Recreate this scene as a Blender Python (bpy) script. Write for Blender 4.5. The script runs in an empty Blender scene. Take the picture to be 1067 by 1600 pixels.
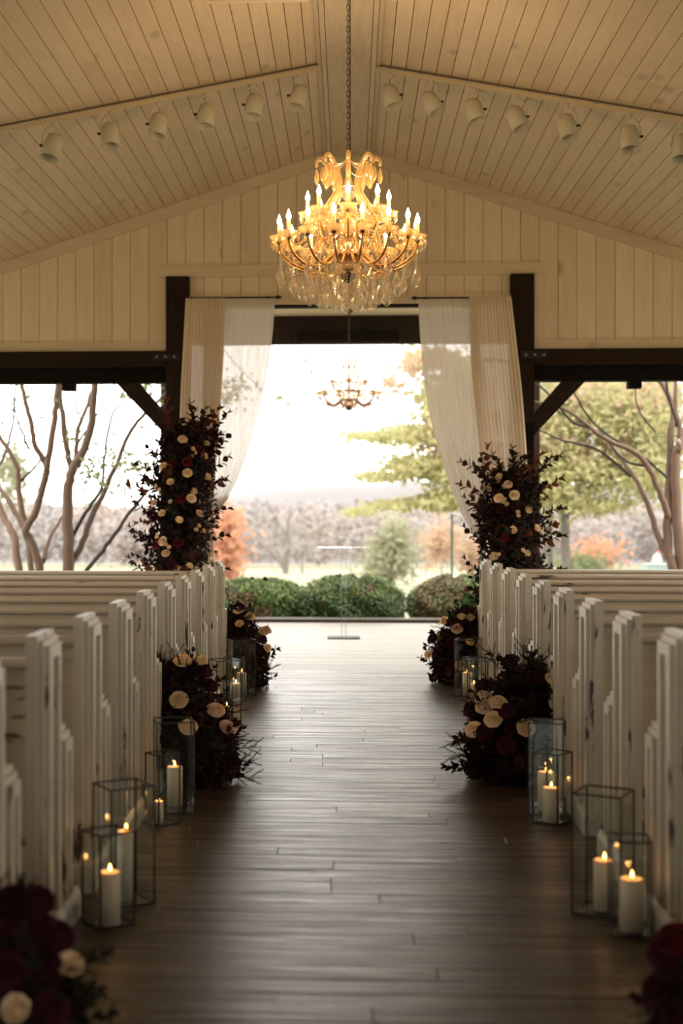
import bpy, math, random
import numpy as np
from mathutils import Vector, Matrix, Euler, Quaternion

random.seed(11)
PI = math.pi
scene = bpy.context.scene
COL = scene.collection

# ------------------------------------------------------------------ camera, world, exposure
F_PX, YAW, EYE = 2223.0, math.radians(3.0), 1.54
CX, CY = 545 - F_PX * math.tan(YAW), 793.0
cam_d = bpy.data.cameras.new('camera')
cam_d.lens = F_PX / 1600 * 36
cam_d.sensor_width = 36
cam_d.shift_x = (533.5 - CX) / 1600
cam_d.shift_y = -(800 - CY) / 1600
cam_d.dof.use_dof = True
cam_d.dof.focus_distance = 9.6
cam_d.dof.aperture_fstop = 1.5
cam_d.clip_end = 2000
cam = bpy.data.objects.new('camera', cam_d)
cam.location = (0, 0, EYE)
cam.rotation_euler = (PI / 2, 0, YAW)
COL.objects.link(cam)
scene.camera = cam

SKY = 3.2
world = bpy.data.worlds.new('overcast_sky')
scene.world = world
world.use_nodes = True
wn = world.node_tree.nodes
wn['Background'].inputs['Color'].default_value = (1.0, 0.96, 0.89, 1)
wn['Background'].inputs['Strength'].default_value = SKY

vs = scene.view_settings
vs.view_transform = 'Standard'
vs.look = 'None'
vs.gamma = 1
vs.use_curve_mapping = False
vs.exposure = 0.82
cy = scene.cycles
cy.use_denoising = True
cy.max_bounces = 10
cy.diffuse_bounces = 6
cy.glossy_bounces = 4
cy.transmission_bounces = 6
cy.transparent_max_bounces = 24
cy.caustics_reflective = False
cy.caustics_refractive = False
cy.sample_clamp_indirect = 6

# ------------------------------------------------------------------ geometry from the picture's perspective
FW = Vector((-math.sin(YAW), math.cos(YAW), 0))
RT = Vector((math.cos(YAW), math.sin(YAW), 0))
UP = Vector((0, 0, 1))
def ray(px, py): return FW + RT * ((px - CX) / F_PX) + UP * ((CY - py) / F_PX)
def at(px, py, Y):
    d = ray(px, py)
    return Vector((0, 0, EYE)) + d * (Y / d.y)
def on_z(px, py, z=0.0):
    d = ray(px, py)
    return Vector((0, 0, EYE)) + d * ((z - EYE) / d.z)
RIDGE, SLOPE, GAB = 5.03, 0.326, 13.7
def on_ceiling(px, py, drop=0.0):
    d = ray(px, py)
    s = 1 if d.x > 0 else -1
    t = (RIDGE - drop - EYE) / (d.z + SLOPE * s * d.x)
    return Vector((0, 0, EYE)) + d * t
def ceil_z(x): return RIDGE - SLOPE * abs(x)

# ------------------------------------------------------------------ materials
MATS = {}
def new_mat(name):
    m = bpy.data.materials.new(name)
    m.use_nodes = True
    nt = m.node_tree
    nt.nodes.clear()
    out = nt.nodes.new('ShaderNodeOutputMaterial')
    MATS[name] = m
    return m, nt, out
def node(nt, kind, **kw):
    n = nt.nodes.new(kind)
    for k, v in kw.items():
        if k in n.inputs.keys():
            n.inputs[k].default_value = v
        else:
            setattr(n, k, v)
    return n
def rgba(c): return (c[0], c[1], c[2], 1)
def plain(name, col, rough=0.6, metal=0.0, spec=0.5, var=0.0, scale=8.0, trans=0.0):
    m, nt, out = new_mat(name)
    b = node(nt, 'ShaderNodeBsdfPrincipled', Roughness=rough, Metallic=metal)
    b.inputs['Base Color'].default_value = rgba(col)
    b.inputs['Specular IOR Level'].default_value = spec
    if var:
        geo = node(nt, 'ShaderNodeNewGeometry')
        nz = node(nt, 'ShaderNodeTexNoise', Scale=scale, Detail=3.0)
        nt.links.new(geo.outputs['Position'], nz.inputs['Vector'])
        oi = node(nt, 'ShaderNodeObjectInfo')
        ad = node(nt, 'ShaderNodeMath', operation='ADD')
        nt.links.new(nz.outputs['Fac'], ad.inputs[0]); nt.links.new(oi.outputs['Random'], ad.inputs[1])
        rp = node(nt, 'ShaderNodeMapRange')
        rp.inputs['From Min'].default_value = 0.3; rp.inputs['From Max'].default_value = 1.7
        rp.inputs['To Min'].default_value = 1 - var; rp.inputs['To Max'].default_value = 1 + var
        nt.links.new(ad.outputs[0], rp.inputs['Value'])
        mx = node(nt, 'ShaderNodeVectorMath', operation='SCALE')
        mx.inputs[0].default_value = col
        nt.links.new(rp.outputs['Result'], mx.inputs['Scale'])
        nt.links.new(mx.outputs['Vector'], b.inputs['Base Color'])
    if trans:
        tr = node(nt, 'ShaderNodeBsdfTranslucent')
        tr.inputs['Color'].default_value = rgba([min(1, c * 1.3) for c in col])
        ms = node(nt, 'ShaderNodeMixShader', Fac=trans)
        nt.links.new(b.outputs[0], ms.inputs[1]); nt.links.new(tr.outputs[0], ms.inputs[2])
        nt.links.new(ms.outputs[0], out.inputs[0])
    else:
        nt.links.new(b.outputs[0], out.inputs[0])
    return m
def wood(name, light, dark, axis, rough=0.55, grain=0.5, chips=0.0, chip_col=(0.05, 0.035, 0.025), bump=0.15, per=0.25, knots=0.0, spec=0.4, rough_var=0.0, spec_tint=(1, 1, 1)):
    """painted or bare boards: grain along axis, per-board tone, optional worn chips and knots"""
    m, nt, out = new_mat(name)
    L = nt.links.new
    geo = node(nt, 'ShaderNodeNewGeometry')
    oi = node(nt, 'ShaderNodeObjectInfo')
    off = node(nt, 'ShaderNodeVectorMath', operation='SCALE')
    off.inputs[0].default_value = (13.1, 7.7, 19.3)
    L(oi.outputs['Random'], off.inputs['Scale'])
    ad = node(nt, 'ShaderNodeVectorMath', operation='ADD')
    L(geo.outputs['Position'], ad.inputs[0]); L(off.outputs['Vector'], ad.inputs[1])
    sc = [22.0, 22.0, 22.0]
    sc['xyz'.index(axis)] = 1.6
    mp = node(nt, 'ShaderNodeVectorMath', operation='MULTIPLY')
    mp.inputs[1].default_value = sc
    L(ad.outputs['Vector'], mp.inputs[0])
    n1 = node(nt, 'ShaderNodeTexNoise', Scale=1.0, Detail=5.0, Roughness=0.65, Distortion=0.6)
    L(mp.outputs['Vector'], n1.inputs['Vector'])
    n2 = node(nt, 'ShaderNodeTexNoise', Scale=1.1, Detail=3.0)
    L(ad.outputs['Vector'], n2.inputs['Vector'])
    r1 = node(nt, 'ShaderNodeMapRange'); r1.inputs['From Min'].default_value = 0.35; r1.inputs['From Max'].default_value = 0.7
    L(n1.outputs['Fac'], r1.inputs['Value'])
    g = node(nt, 'ShaderNodeMath', operation='MULTIPLY'); g.inputs[1].default_value = grain
    L(r1.outputs['Result'], g.inputs[0])
    p = node(nt, 'ShaderNodeMath', operation='MULTIPLY'); p.inputs[1].default_value = per
    L(oi.outputs['Random'], p.inputs[0])
    a2 = node(nt, 'ShaderNodeMath', operation='ADD', use_clamp=True)
    L(g.outputs[0], a2.inputs[0]); L(p.outputs[0], a2.inputs[1])
    b2 = node(nt, 'ShaderNodeMath', operation='MULTIPLY_ADD', use_clamp=True)
    b2.inputs[1].default_value = 0.5; 
    L(n2.outputs['Fac'], b2.inputs[0])
    s2 = node(nt, 'ShaderNodeMath', operation='SUBTRACT'); s2.inputs[1].default_value = 0.25
    L(a2.outputs[0], s2.inputs[0]); L(s2.outputs[0], b2.inputs[2])
    mix = node(nt, 'ShaderNodeMix', data_type='RGBA')
    mix.inputs[6].default_value = rgba(light); mix.inputs[7].default_value = rgba(dark)
    L(b2.outputs[0], mix.inputs[0])
    col = mix.outputs[2]
    def overlay(fac_out, c):
        nonlocal col
        mm = node(nt, 'ShaderNodeMix', data_type='RGBA')
        L(fac_out, mm.inputs[0]); L(col, mm.inputs[6]); mm.inputs[7].default_value = rgba(c)
        col = mm.outputs[2]
    if knots:
        ks = [3.2, 3.2, 3.2]; ks['xyz'.index(axis)] = 1.7
        km = node(nt, 'ShaderNodeVectorMath', operation='MULTIPLY'); km.inputs[1].default_value = ks
        L(ad.outputs['Vector'], km.inputs[0])
        vo = node(nt, 'ShaderNodeTexVoronoi', Scale=1.0)
        L(km.outputs['Vector'], vo.inputs['Vector'])
        kr = node(nt, 'ShaderNodeMapRange'); kr.inputs['From Min'].default_value = 0.02; kr.inputs['From Max'].default_value = 0.16
        kr.inputs['To Min'].default_value = knots; kr.inputs['To Max'].default_value = 0
        L(vo.outputs['Distance'], kr.inputs['Value'])
        overlay(kr.outputs['Result'], [c * 0.45 for c in dark])
    if chips:
        cs = [30.0, 30.0, 30.0]; cs['xyz'.index(axis)] = 5.5
        cm = node(nt, 'ShaderNodeVectorMath', operation='MULTIPLY'); cm.inputs[1].default_value = cs
        L(ad.outputs['Vector'], cm.inputs[0])
        n3 = node(nt, 'ShaderNodeTexNoise', Scale=1.0, Detail=4.0, Roughness=0.6)
        L(cm.outputs['Vector'], n3.inputs['Vector'])
        n4 = node(nt, 'ShaderNodeTexNoise', Scale=2.3, Detail=2.0)
        L(ad.outputs['Vector'], n4.inputs['Vector'])
        sm = node(nt, 'ShaderNodeMath', operation='MULTIPLY'); L(n3.outputs['Fac'], sm.inputs[0]); L(n4.outputs['Fac'], sm.inputs[1])
        cr = node(nt, 'ShaderNodeMapRange'); cr.inputs['From Min'].default_value = 0.40 - 0.07 * chips; cr.inputs['From Max'].default_value = 0.43 - 0.07 * chips
        L(sm.outputs[0], cr.inputs['Value'])
        overlay(cr.outputs['Result'], chip_col)
    b = node(nt, 'ShaderNodeBsdfPrincipled', Roughness=rough)
    b.inputs['Specular IOR Level'].default_value = spec
    b.inputs['Specular Tint'].default_value = rgba(spec_tint)
    L(col, b.inputs['Base Color'])
    if rough_var:
        rr = node(nt, 'ShaderNodeMapRange')
        rr.inputs['To Min'].default_value = rough - rough_var; rr.inputs['To Max'].default_value = rough + rough_var
        L(n1.outputs['Fac'], rr.inputs['Value']); L(rr.outputs['Result'], b.inputs['Roughness'])
    bp = node(nt, 'ShaderNodeBump', Strength=bump, Distance=0.01)
    L(n1.outputs['Fac'], bp.inputs['Height']); L(bp.outputs[0], b.inputs['Normal'])
    L(b.outputs[0], out.inputs[0])
    return m
def emit(name, col, strength):
    m, nt, out = new_mat(name)
    e = node(nt, 'ShaderNodeEmission', Strength=strength)
    e.inputs['Color'].default_value = rgba(col)
    nt.links.new(e.outputs[0], out.inputs[0])
    return m
def clear_glass(name, tint, gloss=0.06, rough=0.02):
    m, nt, out = new_mat(name)
    t = node(nt, 'ShaderNodeBsdfTransparent'); t.inputs['Color'].default_value = rgba(tint)
    g = node(nt, 'ShaderNodeBsdfGlossy', Roughness=rough); g.inputs['Color'].default_value = (1, 1, 1, 1)
    lw = node(nt, 'ShaderNodeLayerWeight', Blend=0.5)
    pw = node(nt, 'ShaderNodeMath', operation='POWER'); pw.inputs[1].default_value = 4.0
    nt.links.new(lw.outputs['Facing'], pw.inputs[0])
    ad = node(nt, 'ShaderNodeMath', operation='MULTIPLY_ADD', use_clamp=True); ad.inputs[1].default_value = 0.45; ad.inputs[2].default_value = gloss
    nt.links.new(pw.outputs[0], ad.inputs[0])
    ms = node(nt, 'ShaderNodeMixShader')
    nt.links.new(ad.outputs[0], ms.inputs[0]); nt.links.new(t.outputs[0], ms.inputs[1]); nt.links.new(g.outputs[0], ms.inputs[2])
    nt.links.new(ms.outputs[0], out.inputs[0])
    return m
def crystal(name, tint, glow, opaque):
    m, nt, out = new_mat(name)
    t = node(nt, 'ShaderNodeBsdfTransparent'); t.inputs['Color'].default_value = rgba(tint)
    g = node(nt, 'ShaderNodeBsdfGlossy', Roughness=0.08); g.inputs['Color'].default_value = rgba(tint)
    d = node(nt, 'ShaderNodeBsdfTranslucent'); d.inputs['Color'].default_value = rgba(glow)
    d2 = node(nt, 'ShaderNodeBsdfDiffuse'); d2.inputs['Color'].default_value = rgba(glow)
    m0 = node(nt, 'ShaderNodeMixShader', Fac=0.5)
    nt.links.new(d.outputs[0], m0.inputs[1]); nt.links.new(d2.outputs[0], m0.inputs[2])
    m1 = node(nt, 'ShaderNodeMixShader', Fac=0.4)
    nt.links.new(m0.outputs[0], m1.inputs[1]); nt.links.new(g.outputs[0], m1.inputs[2])
    m2 = node(nt, 'ShaderNodeMixShader', Fac=opaque)
    lw = node(nt, 'ShaderNodeLayerWeight', Blend=0.5)
    mr = node(nt, 'ShaderNodeMapRange'); mr.inputs['To Min'].default_value = max(0, opaque - 0.22); mr.inputs['To Max'].default_value = min(1, opaque + 0.4)
    nt.links.new(lw.outputs['Facing'], mr.inputs['Value']); nt.links.new(mr.outputs['Result'], m2.inputs[0])
    nt.links.new(t.outputs[0], m2.inputs[1]); nt.links.new(m1.outputs[0], m2.inputs[2])
    nt.links.new(m2.outputs[0], out.inputs[0])
    return m
def sheer(name, col, opaque, diffuse=0.6, weave=0.14):
    m, nt, out = new_mat(name)
    t = node(nt, 'ShaderNodeBsdfTransparent')
    tl = node(nt, 'ShaderNodeBsdfTranslucent'); tl.inputs['Color'].default_value = rgba(col)
    d = node(nt, 'ShaderNodeBsdfDiffuse'); d.inputs['Color'].default_value = rgba(col)
    m1 = node(nt, 'ShaderNodeMixShader', Fac=diffuse)
    nt.links.new(tl.outputs[0], m1.inputs[1]); nt.links.new(d.outputs[0], m1.inputs[2])
    m2 = node(nt, 'ShaderNodeMixShader', Fac=opaque)
    nt.links.new(t.outputs[0], m2.inputs[1]); nt.links.new(m1.outputs[0], m2.inputs[2])
    # thread weave: a fine variation of the opacity
    geo = node(nt, 'ShaderNodeNewGeometry')
    mp = node(nt, 'ShaderNodeVectorMath', operation='MULTIPLY'); mp.inputs[1].default_value = (60, 60, 1.2)
    nz = node(nt, 'ShaderNodeTexNoise', Scale=1.0, Detail=2.0)
    mr = node(nt, 'ShaderNodeMapRange'); mr.inputs['To Min'].default_value = max(0, opaque - weave); mr.inputs['To Max'].default_value = min(1, opaque + weave)
    nt.links.new(geo.outputs['Position'], mp.inputs[0]); nt.links.new(mp.outputs[0], nz.inputs['Vector'])
    nt.links.new(nz.outputs['Fac'], mr.inputs['Value']); nt.links.new(mr.outputs['Result'], m2.inputs[0])
    nt.links.new(m2.outputs[0], out.inputs[0])
    return m
def wax(name):
    m, nt, out = new_mat(name)
    b = node(nt, 'ShaderNodeBsdfPrincipled', Roughness=0.5)
    b.inputs['Base Color'].default_value = (0.70, 0.58, 0.42, 1)
    b.inputs['Subsurface Weight'].default_value = 0.35
    b.inputs['Subsurface Radius'].default_value = (0.02, 0.012, 0.006)
    b.inputs['Subsurface Scale'].default_value = 1.0
    nt.links.new(b.outputs[0], out.inputs[0])
    return m

wood('ceiling_board', (0.80, 0.65, 0.475), (0.60, 0.455, 0.31), 'y', rough=0.5, grain=0.35, per=0.35, knots=0.55)
wood('gable_board', (0.90, 0.755, 0.575), (0.70, 0.545, 0.39), 'z', rough=0.6, grain=0.4, per=0.4, knots=0.75)
wood('trim_board', (0.84, 0.70, 0.53), (0.62, 0.48, 0.34), 'x', rough=0.55, grain=0.4, per=0.25, knots=0.35)
wood('rake_board', (0.80, 0.65, 0.49), (0.56, 0.43, 0.30), 'x', rough=0.55, grain=0.4, per=0.25, knots=0.4)
wood('ridge_board', (0.72, 0.60, 0.45), (0.50, 0.39, 0.27), 'y', rough=0.5, grain=0.5, per=0.2, knots=0.3)
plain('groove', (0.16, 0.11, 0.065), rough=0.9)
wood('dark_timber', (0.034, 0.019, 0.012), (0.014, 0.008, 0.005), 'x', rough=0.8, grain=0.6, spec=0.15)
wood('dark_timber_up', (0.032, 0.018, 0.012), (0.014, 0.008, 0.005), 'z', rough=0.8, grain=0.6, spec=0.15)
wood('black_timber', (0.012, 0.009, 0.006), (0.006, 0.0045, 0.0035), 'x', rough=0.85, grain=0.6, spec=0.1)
wood('floor_plank', (0.105, 0.075, 0.050), (0.036, 0.023, 0.014), 'x', rough=0.35, grain=1.0, per=0.5, bump=0.65, chips=0.7, chip_col=(0.03, 0.02, 0.015), spec=0.22, rough_var=0.25, spec_tint=(1.0, 0.90, 0.76))
wood('stage_plank', (0.25, 0.225, 0.195), (0.15, 0.132, 0.112), 'x', rough=0.5, grain=0.5, per=0.3, bump=0.15, spec=0.5)
wood('pew_paint_up', (0.54, 0.48, 0.37), (0.36, 0.30, 0.22), 'z', rough=0.38, grain=0.35, chips=0.8, chip_col=(0.06, 0.035, 0.025), bump=0.2, per=0.1, spec=0.5)
wood('pew_paint', (0.50, 0.42, 0.31), (0.33, 0.26, 0.18), 'x', rough=0.42, grain=0.35, chips=0.35, chip_col=(0.06, 0.04, 0.025), bump=0.2, per=0.1, spec=0.5)
plain('black_steel', (0.012, 0.011, 0.010), rough=0.45, metal=0.3)
plain('bolt_steel', (0.25, 0.23, 0.2), rough=0.4, metal=0.8)
plain('white_fixture', (0.60, 0.56, 0.46), rough=0.4)
plain('conduit', (0.66, 0.55, 0.40), rough=0.5)
plain('brass', (0.55, 0.30, 0.10), rough=0.3, metal=0.9)
plain('brass_dull', (0.42, 0.20, 0.11), rough=0.45, metal=0.3)
plain('bronze', (0.10, 0.055, 0.03), rough=0.45, metal=0.6)
plain('candle_sleeve', (0.85, 0.70, 0.45), rough=0.5, trans=0.4)
crystal('crystal_gold', (1.0, 0.90, 0.72), (0.97, 0.76, 0.46), 0.52)  # gold beads; amber body colour also stands in for refracted bulb glow
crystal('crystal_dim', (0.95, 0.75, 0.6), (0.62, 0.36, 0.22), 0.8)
crystal('crystal_clear', (0.98, 0.95, 0.90), (0.96, 0.88, 0.76), 0.34)
emit('bulb_glow', (1.0, 0.66, 0.32), 34)
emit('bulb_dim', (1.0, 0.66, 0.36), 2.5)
emit('candle_flame', (1.0, 0.42, 0.09), 14)
wax('wax')
plain('wick', (0.02, 0.015, 0.01), rough=0.9)
clear_glass('lantern_glass', (0.975, 0.988, 0.982), 0.025)
clear_glass('acrylic', (0.72, 0.77, 0.75), 0.16)
plain('acrylic_edge', (0.05, 0.07, 0.06), rough=0.2)
plain('came', (0.025, 0.022, 0.018), rough=0.4, metal=0.6)
sheer('sheer_cloth', (0.70, 0.62, 0.54), 0.88, 0.70, 0.06)
sheer('full_cloth', (0.74, 0.60, 0.44), 0.985, 0.80, 0.01)
plain('rose_cream', (0.80, 0.61, 0.36), rough=0.6, var=0.18, trans=0.15)
plain('rose_blush', (0.72, 0.50, 0.34), rough=0.6, var=0.15, trans=0.15)
plain('rose_burgundy', (0.032, 0.004, 0.009), rough=0.8, spec=0.15, var=0.5)
plain('rose_red', (0.10, 0.008, 0.012), rough=0.8, spec=0.15, var=0.4)
plain('leaf_plum', (0.042, 0.015, 0.009), rough=0.8, spec=0.12, var=0.5)
plain('leaf_rust', (0.12, 0.032, 0.012), rough=0.8, spec=0.12, var=0.4, trans=0.2)
plain('leaf_dark', (0.018, 0.016, 0.008), rough=0.8, spec=0.12, var=0.5)
plain('feather', (0.022, 0.010, 0.007), rough=0.8, spec=0.1, var=0.4)
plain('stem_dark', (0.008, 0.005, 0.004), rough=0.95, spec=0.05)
plain('bark_myrtle', (0.125, 0.072, 0.046), rough=0.7, var=0.35, scale=6)
plain('bark_dark', (0.035, 0.023, 0.018), rough=0.8, var=0.3)
plain('bark_grey', (0.17, 0.15, 0.135), rough=0.8, var=0.3)
plain('leaf_yellowgreen', (0.31, 0.29, 0.135), rough=0.6, var=0.35, scale=1.2, trans=0.5)
plain('leaf_peach', (0.34, 0.23, 0.15), rough=0.6, var=0.3, scale=1.2, trans=0.5)
plain('leaf_olive', (0.16, 0.19, 0.08), rough=0.6, var=0.3, trans=0.3)
plain('leaf_box', (0.062, 0.115, 0.02), rough=0.5, var=0.55, scale=5, trans=0.15)
plain('leaf_box_young', (0.16, 0.21, 0.03), rough=0.5, var=0.3, trans=0.2)
plain('leaf_box_dry', (0.17, 0.105, 0.05), rough=0.7, var=0.4, scale=5)
plain('twig_core', (0.02, 0.022, 0.010), rough=0.9)
plain('leaf_orange', (0.40, 0.20, 0.12), rough=0.7, var=0.3, scale=0.6, trans=0.4)
plain('leaf_pale', (0.23, 0.23, 0.14), rough=0.7, var=0.25, scale=0.6, trans=0.4)
plain('woods_bare', (0.19, 0.17, 0.165), rough=0.9, var=0.3, scale=0.05)  # woods tones paled and desaturated to imitate distance haze
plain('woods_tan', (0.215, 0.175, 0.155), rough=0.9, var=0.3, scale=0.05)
plain('hill', (0.145, 0.135, 0.14), rough=1.0, var=0.2, scale=0.02)  # greyed lilac base colour imitates distance haze
plain('grass', (0.165, 0.165, 0.10), rough=1.0, var=0.3, scale=0.15)
plain('paint_green', (0.03, 0.075, 0.055), rough=0.6)
plain('box_teal', (0.24, 0.32, 0.31), rough=0.6)
plain('white_cloth', (0.35, 0.33, 0.31), rough=0.7)
plain('red_cloth', (0.5, 0.05, 0.03), rough=0.7)
plain('outer_wall', (0.55, 0.48, 0.38), rough=0.8)

# ------------------------------------------------------------------ mesh helpers
class MB:
    def __init__(self): self.v = []; self.f = []; self.mi = []
    def add(self, vs_, fs, mi=0):
        o = len(self.v)
        self.v.extend([tuple(p) for p in vs_])
        self.f.extend([tuple(i + o for i in f) for f in fs]); self.mi.extend([mi] * len(fs))
        return self
    def box(self, x0, x1, y0, y1, z0, z1, mi=0):
        v = [(x0, y0, z0), (x1, y0, z0), (x1, y1, z0), (x0, y1, z0), (x0, y0, z1), (x1, y0, z1), (x1, y1, z1), (x0, y1, z1)]
        return self.add(v, [(0, 3, 2, 1), (4, 5, 6, 7), (0, 1, 5, 4), (1, 2, 6, 5), (2, 3, 7, 6), (3, 0, 4, 7)], mi)
    def prism(self, poly, fn, d0, d1, mi=0):
        """poly: 2d points, fn(u, v, d) -> 3d"""
        n = len(poly)
        v = [fn(u, w, d0) for u, w in poly] + [fn(u, w, d1) for u, w in poly]
        f = [tuple(range(n))[::-1], tuple(range(n, 2 * n))]
        f += [(i, (i + 1) % n, n + (i + 1) % n, n + i) for i in range(n)]
        return self.add(v, f, mi)
    def tube(self, pts, rad, n=6, cap=True, mi=0):
        pts = [Vector(p) for p in pts]
        if not isinstance(rad, (list, tuple)): rad = [rad] * len(pts)
        V = []; prev = None
        for i, p in enumerate(pts):
            t = (pts[min(i + 1, len(pts) - 1)] - pts[max(i - 1, 0)])
            if t.length < 1e-9: t = Vector((0, 0, 1))
            t.normalize()
            if prev is None:
                a = t.orthogonal().normalized()
            else:
                a = prev - t * prev.dot(t)
                a = a.normalized() if a.length > 1e-6 else t.orthogonal().normalized()
            prev = a
            b = t.cross(a)
            for k in range(n):
                an = 2 * PI * k / n
                V.append(p + (a * math.cos(an) + b * math.sin(an)) * rad[i])
        Fs = []
        for i in range(len(pts) - 1):
            for k in range(n):
                Fs.append((i * n + k, i * n + (k + 1) % n, (i + 1) * n + (k + 1) % n, (i + 1) * n + k))
        if cap:
            Fs.append(tuple(range(n))[::-1]); Fs.append(tuple(range((len(pts) - 1) * n, len(pts) * n)))
        return self.add(V, Fs, mi)
    def lathe(self, prof, n=12, c=(0, 0, 0), mi=0):
        """prof: (r, z) from top or bottom; closed at r = 0"""
        V = []; Fs = []; rings = []
        for r, z in prof:
            if r < 1e-6:
                rings.append([len(V)]); V.append((c[0], c[1], c[2] + z))
            else:
                rings.append(list(range(len(V), len(V) + n)))
                V += [(c[0] + r * math.cos(2 * PI * k / n), c[1] + r * math.sin(2 * PI * k / n), c[2] + z) for k in range(n)]
        for a, b in zip(rings, rings[1:]):
            for k in range(n):
                k2 = (k + 1) % n
                if len(a) == 1 and len(b) == 1: continue
                if len(a) == 1: Fs.append((a[0], b[k], b[k2]))
                elif len(b) == 1: Fs.append((a[k], b[0], a[k2]))
                else: Fs.append((a[k], b[k], b[k2], a[k2]))
        return self.add(V, Fs, mi)
    def bead(self, p, r):
        x, y, z = p
        return self.add([(x + r, y, z), (x - r, y, z), (x, y + r, z), (x, y - r, z), (x, y, z + r), (x, y, z - r)],
                        [(0, 2, 4), (2, 1, 4), (1, 3, 4), (3, 0, 4), (2, 0, 5), (1, 2, 5), (3, 1, 5), (0, 3, 5)])
    def mesh(self, name, mats, smooth=False):
        me = bpy.data.meshes.new(name)
        me.from_pydata(self.v, [], self.f)
        if not isinstance(mats, (list, tuple)): mats = [mats]
        for m in mats: me.materials.append(MATS[m])
        if len(mats) > 1: me.polygons.foreach_set('material_index', self.mi)
        if smooth: me.polygons.foreach_set('use_smooth', [True] * len(me.polygons))
        me.update()
        return me
    def build(self, name, mat, parent=None, smooth=False, loc=None, kind=None):
        o = place(name, self.mesh(name, mat, smooth), parent, loc)
        if kind: o['kind'] = kind
        return o
def place(name, me, parent=None, loc=None, rot=None, scale=None):
    o = bpy.data.objects.new(name, me)
    if loc is not None: o.location = loc
    if rot is not None:
        if isinstance(rot, Quaternion): o.rotation_mode = 'QUATERNION'; o.rotation_quaternion = rot
        else: o.rotation_euler = rot
    if scale is not None: o.scale = scale if hasattr(scale, '__len__') else (scale,) * 3
    COL.objects.link(o)
    if parent is not None: o.parent = parent
    return o
def tag(o, label, cat, group=None, kind=None):
    o['label'] = label; o['category'] = cat
    if group: o['group'] = group
    if kind: o['kind'] = kind
    return o
def thing(name, label, cat, loc=(0, 0, 0), group=None, rz=0, kind=None):
    o = place(name, None, None, loc, (0, 0, rz))
    return tag(o, label, cat, group, kind)
def structure(o, label, cat):
    return tag(o, label, cat, kind='structure')
def copy_tree(o, parent=None):
    c = o.copy(); COL.objects.link(c)
    if parent is not None: c.parent = parent
    for ch in list(o.children): copy_tree(ch, c)
    return c
def point_light(name, loc, energy, col, rad=0.02, parent=None):
    l = bpy.data.lights.new(name, 'POINT')
    l.energy = energy; l.color = col; l.shadow_soft_size = rad
    o = bpy.data.objects.new(name, l); o.location = loc
    COL.objects.link(o)
    if parent is not None: o.parent = parent
    return o

# ------------------------------------------------------------------ floor
PLY0, PLY1, HALL_X = 2.6, 13.52, 6.0
fl = MB().box(-HALL_X, HALL_X, -5, PLY1, -0.15, -0.022).build('floor', 'groove')
structure(fl, 'weathered brown plank floor of the aisle under the pews', 'floor')
rnd = random.Random(3)
def plank_box(x0, x1, y0, y1, ztop, th=0.02, ch=0.0015):
    b = MB()
    v = [(x0, y0, ztop - th), (x1, y0, ztop - th), (x1, y1, ztop - th), (x0, y1, ztop - th),
         (x0, y0, ztop - ch), (x1, y0, ztop - ch), (x1, y1, ztop - ch), (x0, y1, ztop - ch),
         (x0 + ch, y0 + ch, ztop), (x1 - ch, y0 + ch, ztop), (x1 - ch, y1 - ch, ztop), (x0 + ch, y1 - ch, ztop)]
    f = [(0, 3, 2, 1), (8, 9, 10, 11)]
    for a in range(4):
        c = (a + 1) % 4
        f += [(a, c, 4 + c, 4 + a), (4 + a, 4 + c, 8 + c, 8 + a)]
    return b.add(v, f)
y = PLY0
rest = MB()
row = 0
while y < PLY1 - 0.02:
    w = 0.128
    y1 = min(y + w, PLY1)
    xs = [-HALL_X]
    x = -HALL_X + rnd.uniform(0.6, 2.4)
    while x < HALL_X - 0.5:
        xs.append(x); x += rnd.uniform(1.1, 3.2)
    xs.append(HALL_X)
    for a, b in zip(xs, xs[1:]):
        zt = rnd.uniform(-0.0015, 0.0)
        bx = plank_box(a + 0.001, b - 0.001, y + 0.0007, y1 - 0.0007, zt)
        if b > -1.1 and a < 1.2 and y > 3.9:
            bx.build('floor_plank', 'floor_plank', fl)
        else:
            rest.add(bx.v, bx.f)
    y += w
    row += 1
y = -5.0
while y < PLY0 - 0.01:
    bx = plank_box(-HALL_X, HALL_X, y, min(y + 0.126, PLY0), 0); rest.add(bx.v, bx.f); y += 0.128
rest.build('floor_boards', 'floor_plank', fl, kind='stuff')

STG1 = 19.05
st = MB().box(-2.75, 2.75, PLY1, STG1, -0.15, -0.022).build('floor_porch', 'groove')
structure(st, 'pale glossy plank floor of the altar porch', 'floor')
y = PLY1
rest = MB()
while y < STG1 - 0.02:
    xs = [-2.75]
    x = -2.75 + rnd.uniform(0.8, 2.4)
    while x < 2.3: xs.append(x); x += rnd.uniform(1.5, 3)
    xs.append(2.75)
    for a, b in zip(xs, xs[1:]):
        bx = plank_box(a + 0.001, b - 0.001, y + 0.0015, min(y + 0.14, STG1) - 0.0015, rnd.uniform(-0.002, 0))
        rest.add(bx.v, bx.f)
    y += 0.14
rest.build('porch_boards', 'stage_plank', st, kind='stuff')
cb = thing('trim_1', 'low timber edging along the far edge of the porch floor', 'edging', (0, STG1 + 0.05, 0), kind='structure')
MB().box(-2.8, 2.8, -0.03, 0.06, -0.1, 0.035).build('edge_timber', 'dark_timber', cb)
MB().box(-2.8, 2.8, -0.025, 0.06, 0.036, 0.058).build('edge_cap', 'stage_plank', cb)

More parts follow.
